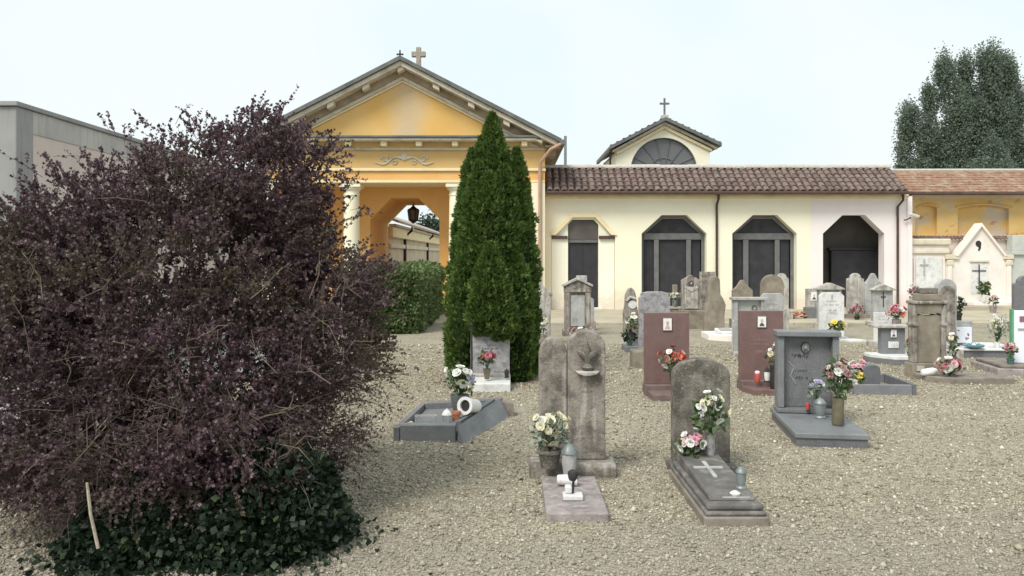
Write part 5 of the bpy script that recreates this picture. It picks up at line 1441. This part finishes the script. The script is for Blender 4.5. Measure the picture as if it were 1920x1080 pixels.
def leaves_on(P0, P1, P2, per, size, m, name, shape=1.0, start=.15, spread=.9, updir=.25):
    n = len(P0)
    t = rng.uniform(start, 1.03, (n, per))
    a = (1 - t) ** 2; b_ = 2 * t * (1 - t); c = t ** 2
    P_ = P0[:, None] * a[..., None] + P1[:, None] * b_[..., None] + P2[:, None] * c[..., None]
    ax = unit(P2 - P0)[:, None]
    dr_ = ax * .55 + rng.normal(0, spread, (n, per, 3)) * .75 + np.array((0, 0, updir))
    P_ = P_.reshape(-1, 3); dr_ = dr_.reshape(-1, 3)
    return leaf_mesh(name, P_, dr_, size * rng.uniform(.55, 1.3, len(P_)), m, shape)


# ---------- purple-leaved bush
BD = 5.35
sB = F / BD
def bpx(x, y, dy=0.0): return np.array([(x - 960) / sB, BD + dy, CAM_H - (y - HOR) / sB])
blobs = [(330, 600, 310, 300, .95, 0.0), (170, 440, 135, 130, .60, .1), (400, 370, 180, 120, .60, .05), (505, 400, 100, 120, .5, .1), (600, 620, 120, 170, .55, .0), (65, 590, 180, 200, .8, .1),
         (570, 790, 120, 110, .5, -.1), (535, 475, 72, 100, .5, .2), (545, 310, 55, 55, .4, .1), (480, 280, 80, 55, .4, .1), (320, 800, 260, 90, .35, -.85), (520, 790, 120, 90, .35, -.80), (660, 690, 60, 80, .35, 0), (280, 830, 260, 130, .75, -.15), (440, 700, 220, 200, .75, -.25), (200, 640, 200, 190, .75, -.25), (665, 560, 60, 90, .35, .0), (-40, 560, 150, 150, .6, .2), (300, 870, 290, 100, .6, -.35), (340, 855, 260, 75, .5, -.60), (180, 850, 150, 75, .5, -.52), (500, 850, 130, 75, .5, -.55), (20, 500, 100, 120, .5, .0)]
vol = np.array([b[2] * b[3] * b[4] for b in blobs]) ** .8
NS, TW = 4000, 6                                        # sprays, twigs in each
pick = rng.choice(len(blobs), NS, p=vol / vol.sum())
B_ = np.array(blobs)[pick]
q = unit(rng.normal(size=(NS, 3)))
rr_ = .42 + .58 * rng.random(NS) ** .5
C_ = np.stack([(B_[:, 0] - 960) / sB, BD + B_[:, 5], CAM_H - (B_[:, 1] - HOR) / sB], 1)
RAD = np.stack([B_[:, 2] / sB, B_[:, 4], B_[:, 3] / sB], 1)
S0 = C_ + q * RAD * rr_[:, None] * .88
S0 = S0[S0[:, 2] > .22]
hol = np.sin(S0[:, 0] * 13 + 1.1) + np.sin(S0[:, 2] * 14 + S0[:, 0] * 4) + np.sin(S0[:, 1] * 12 + S0[:, 2] * 5)
S0 = S0[(hol > -1.05) | (rng.random(len(S0)) < .25)]     # hollows between the clumps
ns = len(S0)
ctr = np.array([(350 - 960) / sB, BD, .9])
so_ = unit(S0 - ctr)
sd_ = unit(so_ * .8 + np.array((0, 0, .35)) + rng.normal(0, .35, (ns, 3)))
P0 = np.repeat(S0, TW, 0)
n = len(P0)
outw = np.repeat(so_, TW, 0)
dirn = unit(np.repeat(sd_, TW, 0) + rng.normal(0, .42, (n, 3)))
P0 = P0 + dirn * rng.uniform(0, .06, n)[:, None]
ln_ = rng.uniform(.09, .24, n)
P1 = P0 + dirn * (ln_ * .5)[:, None] + rng.normal(0, .012, (n, 3)) + np.array((0, 0, .012))
P2 = P0 + dirn * ln_[:, None] + np.array((0, 0, -.035)) * rng.random(n)[:, None]
# long sprigs that break the outline
sprigs = [(505, 250, 545, 165, .0), (210, 250, 205, 210, .1), (230, 270, 232, 225, .1), (335, 235, 345, 195, .1), (300, 250, 262, 215, .0), (395, 240, 400, 205, .0), (60, 330, 28, 285, .0), (90, 310, 84, 290, .1),
          (610, 300, 650, 305, .0), (620, 330, 668, 335, .0), (640, 430, 698, 385, -.1), (650, 480, 700, 435, .0), (690, 500, 745, 480, .1), (660, 640, 752, 648, -.1), (670, 690, 765, 690, .0), (650, 730, 770, 745, .0),
          (600, 280, 652, 268, .0), (590, 250, 620, 240, .1), (440, 235, 470, 205, .0), (640, 360, 668, 330, .0), (560, 260, 575, 215, .1), (640, 560, 720, 520, .0), (690, 760, 735, 790, .0), (650, 830, 700, 850, .1), (130, 300, 150, 275, 0), (480, 240, 500, 200, .1), (655, 800, 690, 830, 0), (640, 400, 660, 370, 0.1), (600, 350, 640, 310, 0)]
sp0 = []; sp1 = []; sp2 = []
for x0, y0, x1, y1, dy in sprigs:
    for k in range(3):
        a0 = bpx(x0 + random.uniform(-16, 16), y0 + random.uniform(-12, 12), dy + random.uniform(-.1, .1)); a1 = bpx(x1 + random.uniform(-22, 22), y1 + random.uniform(-4, 24), dy + random.uniform(-.15, .15))
        sp0.append(a0); sp2.append(a1); sp1.append((a0 + a1) / 2 + np.array((random.uniform(-.02, .02), 0, .015)))
A0, A1, A2 = np.vstack([P0, sp0]), np.vstack([P1, sp1]), np.vstack([P2, sp2])
bush = thing('purple_leaf_bush', 'large sprawling bush of dark purple leaves in the foreground', 'bush', (0, 0, 0))
tag(share('twigs', twigs_mesh('twigs', A0, A1, A2, rng.uniform(.0012, .0024, len(A0)), 'twig_bark'), bush), kind='stuff')
# some patches of the near side are nearly bare twigs, as old bushes are
bare = (np.sin(A0[:, 0] * 5.3 + 1.0) + np.sin(A0[:, 2] * 6.1 + A0[:, 0] * 2.0) + np.sin(A0[:, 1] * 7.0 + A0[:, 2] * 3.0)) * .45 + (1.25 - A0[:, 2]) * .55 > .55
full = ~bare
tag(share('foliage', leaves_on(A0[full], A1[full], A2[full], 22, .0215, 'purple_leaf', 'foliage', 1.15), bush), kind='stuff')
tag(share('sparse_foliage', leaves_on(A0[bare], A1[bare], A2[bare], 10, .019, 'purple_leaf', 'sparse_foliage', 1.0), bush), kind='stuff')
nb = 2600                                               # fine dry twigs among the leaves
bi = rng.choice(np.nonzero(bare)[0], nb)
D0 = A0[bi] + rng.normal(0, .03, (nb, 3)); Dd = unit(outw[np.minimum(bi, n - 1)] * .5 + rng.normal(0, .6, (nb, 3)) + np.array((0, 0, .2)))
Dl = rng.uniform(.12, .34, nb)[:, None]
tag(share('dry_twigs', twigs_mesh('dry_twigs', D0, D0 + Dd * Dl * .5 + rng.normal(0, .02, (nb, 3)), D0 + Dd * Dl, rng.uniform(.0012, .0030, nb), 'dead_bark'), bush), kind='stuff')
root = np.array([(350 - 960) / sB, BD + .05, 0.0])
for k in range(26):
    b = blobs[k % len(blobs)]
    tip = bpx(b[0] + random.uniform(-.5, .5) * b[2], b[1] + random.uniform(-.7, .2) * b[3], b[5] + random.uniform(-.6, .5) * b[4])
    r0_ = root + np.array((random.uniform(-.25, .25), random.uniform(-.25, .25), 0))
    mid = r0_ * .45 + tip * .55 + np.array((random.uniform(-.12, .12), random.uniform(-.12, .12), -.12))
    pts = [r0_, r0_ * .6 + mid * .4 + np.array((0, 0, .06)), mid, mid * .4 + tip * .6 + np.array((0, 0, .04)), tip]
    MB().tube([tuple(p) for p in pts], [.030, .024, .017, .011, .005], 6).build('branch', 'bark', bush, smooth=True)
# bare grey branches on the near side
for x0, y0, x1, y1, rad in ((345, 770, 350, 640, .006), (350, 640, 430, 610, .005), (165, 850, 185, 1025, .0), (240, 720, 300, 640, .004), (450, 800, 560, 760, .007), (500, 870, 590, 820, .006), (430, 660, 385, 610, .005), (570, 960, 520, 905, .005),
                            (505, 985, 530, 910, .004), (300, 800, 400, 830, .005), (110, 760, 130, 640, .004), (60, 700, 20, 560, .004), (210, 640, 290, 660, .004), (470, 560, 530, 500, .004), (620, 720, 560, 680, .004), (580, 560, 600, 470, .004),
                            (420, 880, 350, 905, .005), (520, 700, 470, 640, .004), (150, 560, 210, 520, .004), (80, 560, 40, 470, .004), (640, 660, 600, 600, .003), (380, 720, 440, 745, .004), (680, 560, 640, 520, .003), (700, 640, 630, 660, .003)):
    if rad == 0: continue
    a0 = bpx(x0, y0, 0); a1 = bpx(x1, y1, 0)
    zoff = -.86 + random.uniform(-.04, .10)
    for v in (a0, a1):
        k_ = (BD + zoff) / BD
        v[0] *= k_; v[2] = CAM_H + (v[2] - CAM_H) * k_; v[1] = BD + zoff
    rad *= .75
    m0 = (a0 + a1) / 2 + rng.normal(0, .022, 3); m1 = a0 * .25 + a1 * .75 + rng.normal(0, .018, 3)
    MB().tube([tuple(a0), tuple(m0), tuple(m1), tuple(a1)], [rad, rad * .9, rad * .7, rad * .4], 5).build('dead_branch', 'dead_bark', bush, smooth=True)
    for j in range(5):
        s0 = m0 * random.random() + m1 * .5 + a1 * 0; s0 = m0 + (a1 - m0) * random.random()
        s1 = s0 + rng.normal(0, .055, 3)
        MB().tube([tuple(s0), tuple((s0 + s1) / 2 + rng.normal(0, .006, 3)), tuple(s1)], [rad * .55, rad * .4, rad * .2], 4).build('dead_branch', 'dead_bark', bush)
k_ = 4.0 / BD
st = [bpx(163, 905), bpx(166, 930), bpx(170, 965), bpx(184, 1028)]
st = [(p[0] * k_, 4.0, CAM_H + (p[2] - CAM_H) * k_) for i, p in enumerate(st)]
tag(MB().tube(st, [.006, .008, .008, .009], 7).build('broken_branch', 'pale_bark', bush, smooth=True), 'pale broken branch hanging low')

# ---------- ivy at the foot of the bush
NI = 19000
q = unit(rng.normal(size=(NI, 3))); q[:, 2] = np.abs(q[:, 2])
cI = np.where(rng.random(NI)[:, None] < .6, np.array([[-1.42, 4.66, 0.0]]), np.array([[-2.06, 4.64, 0.0]]))
hI = np.where(cI[:, :1] > -1.8, np.array([[.46, .52, .56]]), np.array([[.46, .54, .36]]))
pI = cI + q * hI * (.74 + .30 * rng.random(NI) + .07 * np.sin(q[:, 0] * 9) * np.sin(q[:, 2] * 7 + q[:, 1] * 5))[:, None]
run_ = rng.random(NI) < .14                              # runners creeping out over the gravel
pI[run_, 0] += rng.normal(0, .12, run_.sum()); pI[run_, 1] -= np.abs(rng.normal(0, .10, run_.sum())); pI[run_, 2] *= .25
pI[:, 2] = np.maximum(pI[:, 2], .02)
dI = unit(q * .7 + np.array((0, 0, -.35)) + rng.normal(0, .45, (NI, 3)))
ivy = thing('ivy', 'dark green ivy mounding round the foot of the purple bush', 'ivy', (0, 0, 0))
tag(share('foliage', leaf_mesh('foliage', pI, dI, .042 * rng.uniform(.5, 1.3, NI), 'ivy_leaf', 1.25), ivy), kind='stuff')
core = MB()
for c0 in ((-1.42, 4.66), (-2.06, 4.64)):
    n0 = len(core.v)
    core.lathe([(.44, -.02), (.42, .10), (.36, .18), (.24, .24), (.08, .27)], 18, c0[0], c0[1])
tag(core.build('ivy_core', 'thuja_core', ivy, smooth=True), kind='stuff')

# ---------- columnar thuja
th = thing('thuja', 'tall dense green columnar conifer with several pointed tops', 'conifer', (X(922, 11.1), 11.1, 0))
T0 = np.array([X(922, 11.1), 11.1, 0.0])
cols = [(923, 11.15, 3.62, .32, 0.0), (904, 11.1, 3.30, .23, 0.0), (942, 11.15, 3.1, .20, 0.0), (886, 11.05, 3.10, .25, .0), (969, 11.05, 3.12, .24, .0), (876, 11.0, 2.45, .25, .0), (974, 10.95, 2.5, .25, .0), (866, 11.1, 1.75, .20, 0), (982, 11.0, 1.6, .19, 0), (917, 10.70, 2.75, .32, .60), (897, 10.78, 2.9, .26, .62), (945, 10.78, 2.85, .27, .62), (870, 10.6, 1.7, .20, .0), (971, 10.55, 1.65, .20, .0), (938, 10.22, 1.35, .22, .56), (902, 10.22, 1.25, .20, .62), (920, 10.35, 1.8, .25, .60)]
allp = []; alld = []; alls = []
thc = MB()
def prof(t):   # radius along the height of one column, 0 foot to 1 tip
    return np.where(t < .12, .80 + 1.6 * t, 1.0 - ((np.clip(t, .12, 1) - .12) / .88) ** 5.0) * 1.0
for cx, cd, hh, rm, zb in cols:
    c0 = np.array([X(cx, cd), cd, 0.0])
    nn = int(6600 * hh * rm)
    t = rng.random(nn) ** 1.05
    z = zb + (hh - zb) * t
    lump = 1 + .10 * np.sin(z * 9 + cx) + .07 * np.sin(z * 23 + cx * 2)
    a = rng.uniform(0, 6.283, nn)
    rad = rm * (prof(z / hh) if zb == 0 else prof(z / hh) * np.clip((z - zb) / .25 + .25, 0, 1)) * (.82 + .20 * rng.random(nn)) * lump * (1 + .10 * np.sin(a * 5 + z * 6 + cx))
    p = np.stack([rad * np.cos(a), rad * np.sin(a), z], 1)
    allp.append(p + c0)
    od = np.stack([np.cos(a), np.sin(a), np.zeros(nn)], 1)
    alld.append(unit(od * .75 + np.array((0, 0, .75)) + rng.normal(0, .38, (nn, 3))))
    alls.append(rng.uniform(.045, .095, nn))
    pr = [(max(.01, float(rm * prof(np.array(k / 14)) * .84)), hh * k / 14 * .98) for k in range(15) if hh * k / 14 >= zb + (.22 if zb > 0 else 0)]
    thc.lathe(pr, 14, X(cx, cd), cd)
tp_, td_, ts_ = np.vstack(allp), np.vstack(alld), np.concatenate(alls)
tp_[:, 2] = np.maximum(tp_[:, 2], .03)
# each spray is a small fan of three scale-leaf blades
def spray_mesh(name, p, dr_, size, m):
    n = len(p)
    sd = unit(np.cross(dr_, rng.normal(size=(n, 3)))); s = size[:, None]
    vs_ = []
    for ang, L in ((-.55, .8), (0.0, 1.0), (.55, .8)):
        e = dr_ * math.cos(ang) + sd * math.sin(ang)
        f_ = sd * math.cos(ang) - dr_ * math.sin(ang)
        vs_ += [p + e * s * .05, p + e * s * L * .55 + f_ * s * .15, p + e * s * L, p + e * s * L * .55 - f_ * s * .15]
    V = np.stack(vs_, 1).reshape(-1, 3)
    qd = np.array([(0, 1, 2, 3), (4, 5, 6, 7), (8, 9, 10, 11)])
    return fast_mesh(name, V, (qd[None] + 12 * np.arange(n)[:, None, None]).reshape(-1, 4), m)
crown = share('crown', spray_mesh('crown', tp_ - T0, td_, ts_, 'thuja_leaf'), th); tag(crown, kind='stuff')
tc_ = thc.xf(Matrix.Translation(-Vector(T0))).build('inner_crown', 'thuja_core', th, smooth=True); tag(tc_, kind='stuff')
MB().tube([(0, 0, -.05), (0, 0, .5), (0, 0, 2.6)], [.07, .06, .02], 8).build('trunk', 'bark', th)

# ---------- clipped hedge leading to the archway
hg = thing('hedge', 'clipped green hedge running to the gatehouse archway', 'hedge', (-2.7, 17.0, 0))
hx0, hx1, hy0, hy1, hh = -.85, .70, 0.0, 6.2, 1.34
NH = 15000
f = rng.choice(3, NH, p=[.34, .42, .24])
u, v = rng.random(NH), rng.random(NH)
hp_ = np.where((f == 0)[:, None], np.stack([hx0 + (hx1 - hx0) * u, np.full(NH, hy0), hh * v], 1), np.where((f == 1)[:, None], np.stack([np.full(NH, hx1), hy0 + (hy1 - hy0) * u, hh * v], 1), np.stack([hx0 + (hx1 - hx0) * u, hy0 + (hy1 - hy0) * v, np.full(NH, hh)], 1)))
nr_ = np.where((f == 0)[:, None], np.array([[0, -1., 0]]), np.where((f == 1)[:, None], np.array([[1., 0, 0]]), np.array([[0, 0, 1.]])))
bul = .07 * np.sin(hp_[:, 0] * 5) + .07 * np.sin(hp_[:, 1] * 4.1) + .05 * np.sin(hp_[:, 2] * 7)
hp_ = hp_ + nr_ * (rng.uniform(-.10, .06, NH) + bul * .8)[:, None]
hp_[:, 2] = np.maximum(hp_[:, 2], .02)
tag(share('foliage', leaf_mesh('foliage', hp_, unit(nr_ * .6 + rng.normal(0, .7, (NH, 3)) + np.array((0, 0, .3))), rng.uniform(.05, .10, NH), 'hedge_leaf', 1.15), hg), kind='stuff')
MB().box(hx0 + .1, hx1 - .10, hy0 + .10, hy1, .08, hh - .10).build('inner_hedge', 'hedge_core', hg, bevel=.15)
for k in range(8):
    MB().tube([(hx0 + .3 + .15 * (k % 4), .3 + k * .7, -.03), (hx0 + .3 + .15 * (k % 4), .3 + k * .7, .3)], .02, 5).build('stem', 'bark', hg)


# ---------- broad-leaved trees
def tree(name, label, base, limbs, nleaf, lsize, leafm, trunk_r, crown_pts, cat='tree', group=None):
    """limbs: points the main limbs reach; crown_pts: (x, y, z, rx, rz) leaf clumps relative to the base"""
    t = thing(name, label, cat, base, 0, group)
    zt = max(c[2] for c in crown_pts)
    MB().tube([(0, 0, -.1), (.05, 0, zt * .3), (0, .05, zt * .75)], [trunk_r, trunk_r * .75, trunk_r * .2], 8).build('trunk', 'bark', t, smooth=True)
    for c in crown_pts[:limbs]:
        z0 = c[2] * .35
        MB().tube([(0, 0, z0), (c[0] * .55, c[1] * .55, z0 + (c[2] - z0) * .45), (c[0], c[1], c[2] + c[4] * .5)], [trunk_r * .45, trunk_r * .28, .03], 6).build('limb', 'bark', t, smooth=True)
    V = np.array([c[3] ** 2 * c[4] for c in crown_pts]); V = V ** .75
    cl = np.array(crown_pts)
    ncl = nleaf // 26
    pk = rng.choice(len(cl), ncl, p=V / V.sum())
    q = unit(rng.normal(size=(ncl, 3)))
    cc_ = cl[pk][:, :3] + q * (rng.random(ncl) ** .5)[:, None] * np.stack([cl[pk][:, 3], cl[pk][:, 3], cl[pk][:, 4]], 1)
    pp = (cc_[:, None] + rng.normal(0, 1, (ncl, 26, 3)) * np.array((.22, .22, .34)) * (.62 if lsize < .15 else 1.3)).reshape(-1, 3)
    dd = unit(rng.normal(size=pp.shape) + np.array((0, 0, .2)))
    tag(share('crown', leaf_mesh('crown', pp, dd, lsize * rng.uniform(.6, 1.4, len(pp)), leafm, 1.3), t), kind='stuff')
    return t


DT_ = 45.0
def tp(px_, py_, dy, rx, rz): return (X(px_, DT_) - X(1815, DT_), dy, Z(py_, DT_), rx * DT_ / F, rz * DT_ / F)
tree('poplar_tree', 'tall grey-green poplar rising behind the red tiled roof', (X(1815, DT_), DT_, 0), 9,
     215000, .098, 'poplar_leaf', .38,
     [tp(1772, 150, 0, 18, 62), tp(1815, 150, .4, 16, 56), tp(1852, 140, -.3, 20, 60), tp(1888, 155, .2, 18, 62), tp(1743, 195, 0, 13, 42), tp(1706, 240, .3, 17, 54), tp(1732, 262, -.3, 20, 52), tp(1788, 235, -.4, 26, 80),
      tp(1850, 230, .3, 32, 85), tp(1908, 230, .2, 20, 80), tp(1828, 225, 0, 24, 70), tp(1875, 225, 0, 24, 75), tp(1770, 290, 0, 36, 50), tp(1840, 300, 0, 50, 55), tp(1820, 340, 0, 85, 45), tp(1725, 325, 0, 36, 36), tp(1915, 310, 0, 30, 60), tp(1800, 400, 0, 90, 50),
      tp(1764, 134, 0, 7, 28), tp(1781, 128, .2, 7, 30), tp(1812, 124, 0, 7, 28), tp(1838, 116, 0, 8, 26), tp(1858, 114, .2, 8, 26), tp(1880, 124, 0, 8, 28), tp(1899, 146, 0, 7, 30), tp(1737, 184, 0, 6, 26), tp(1698, 221, 0, 6, 26), tp(1716, 216, 0, 6, 26), tp(1690, 286, 0, 9, 26), tp(1912, 186, 0, 9, 36), tp(1688, 316, 0, 8, 20)])
tree('far_tree', 'dark tree beyond the beige wing seen through the archway', (X(800, 70), 70, 0), 3, 6000, .22, 'far_leaf', .3,
     [(-.2, 0, 3.7, .9, .9), (.7, .3, 3.9, .7, 1.0), (-.8, 0, 2.6, 1.2, .8), (.6, 0, 2.5, 1.2, .9)])
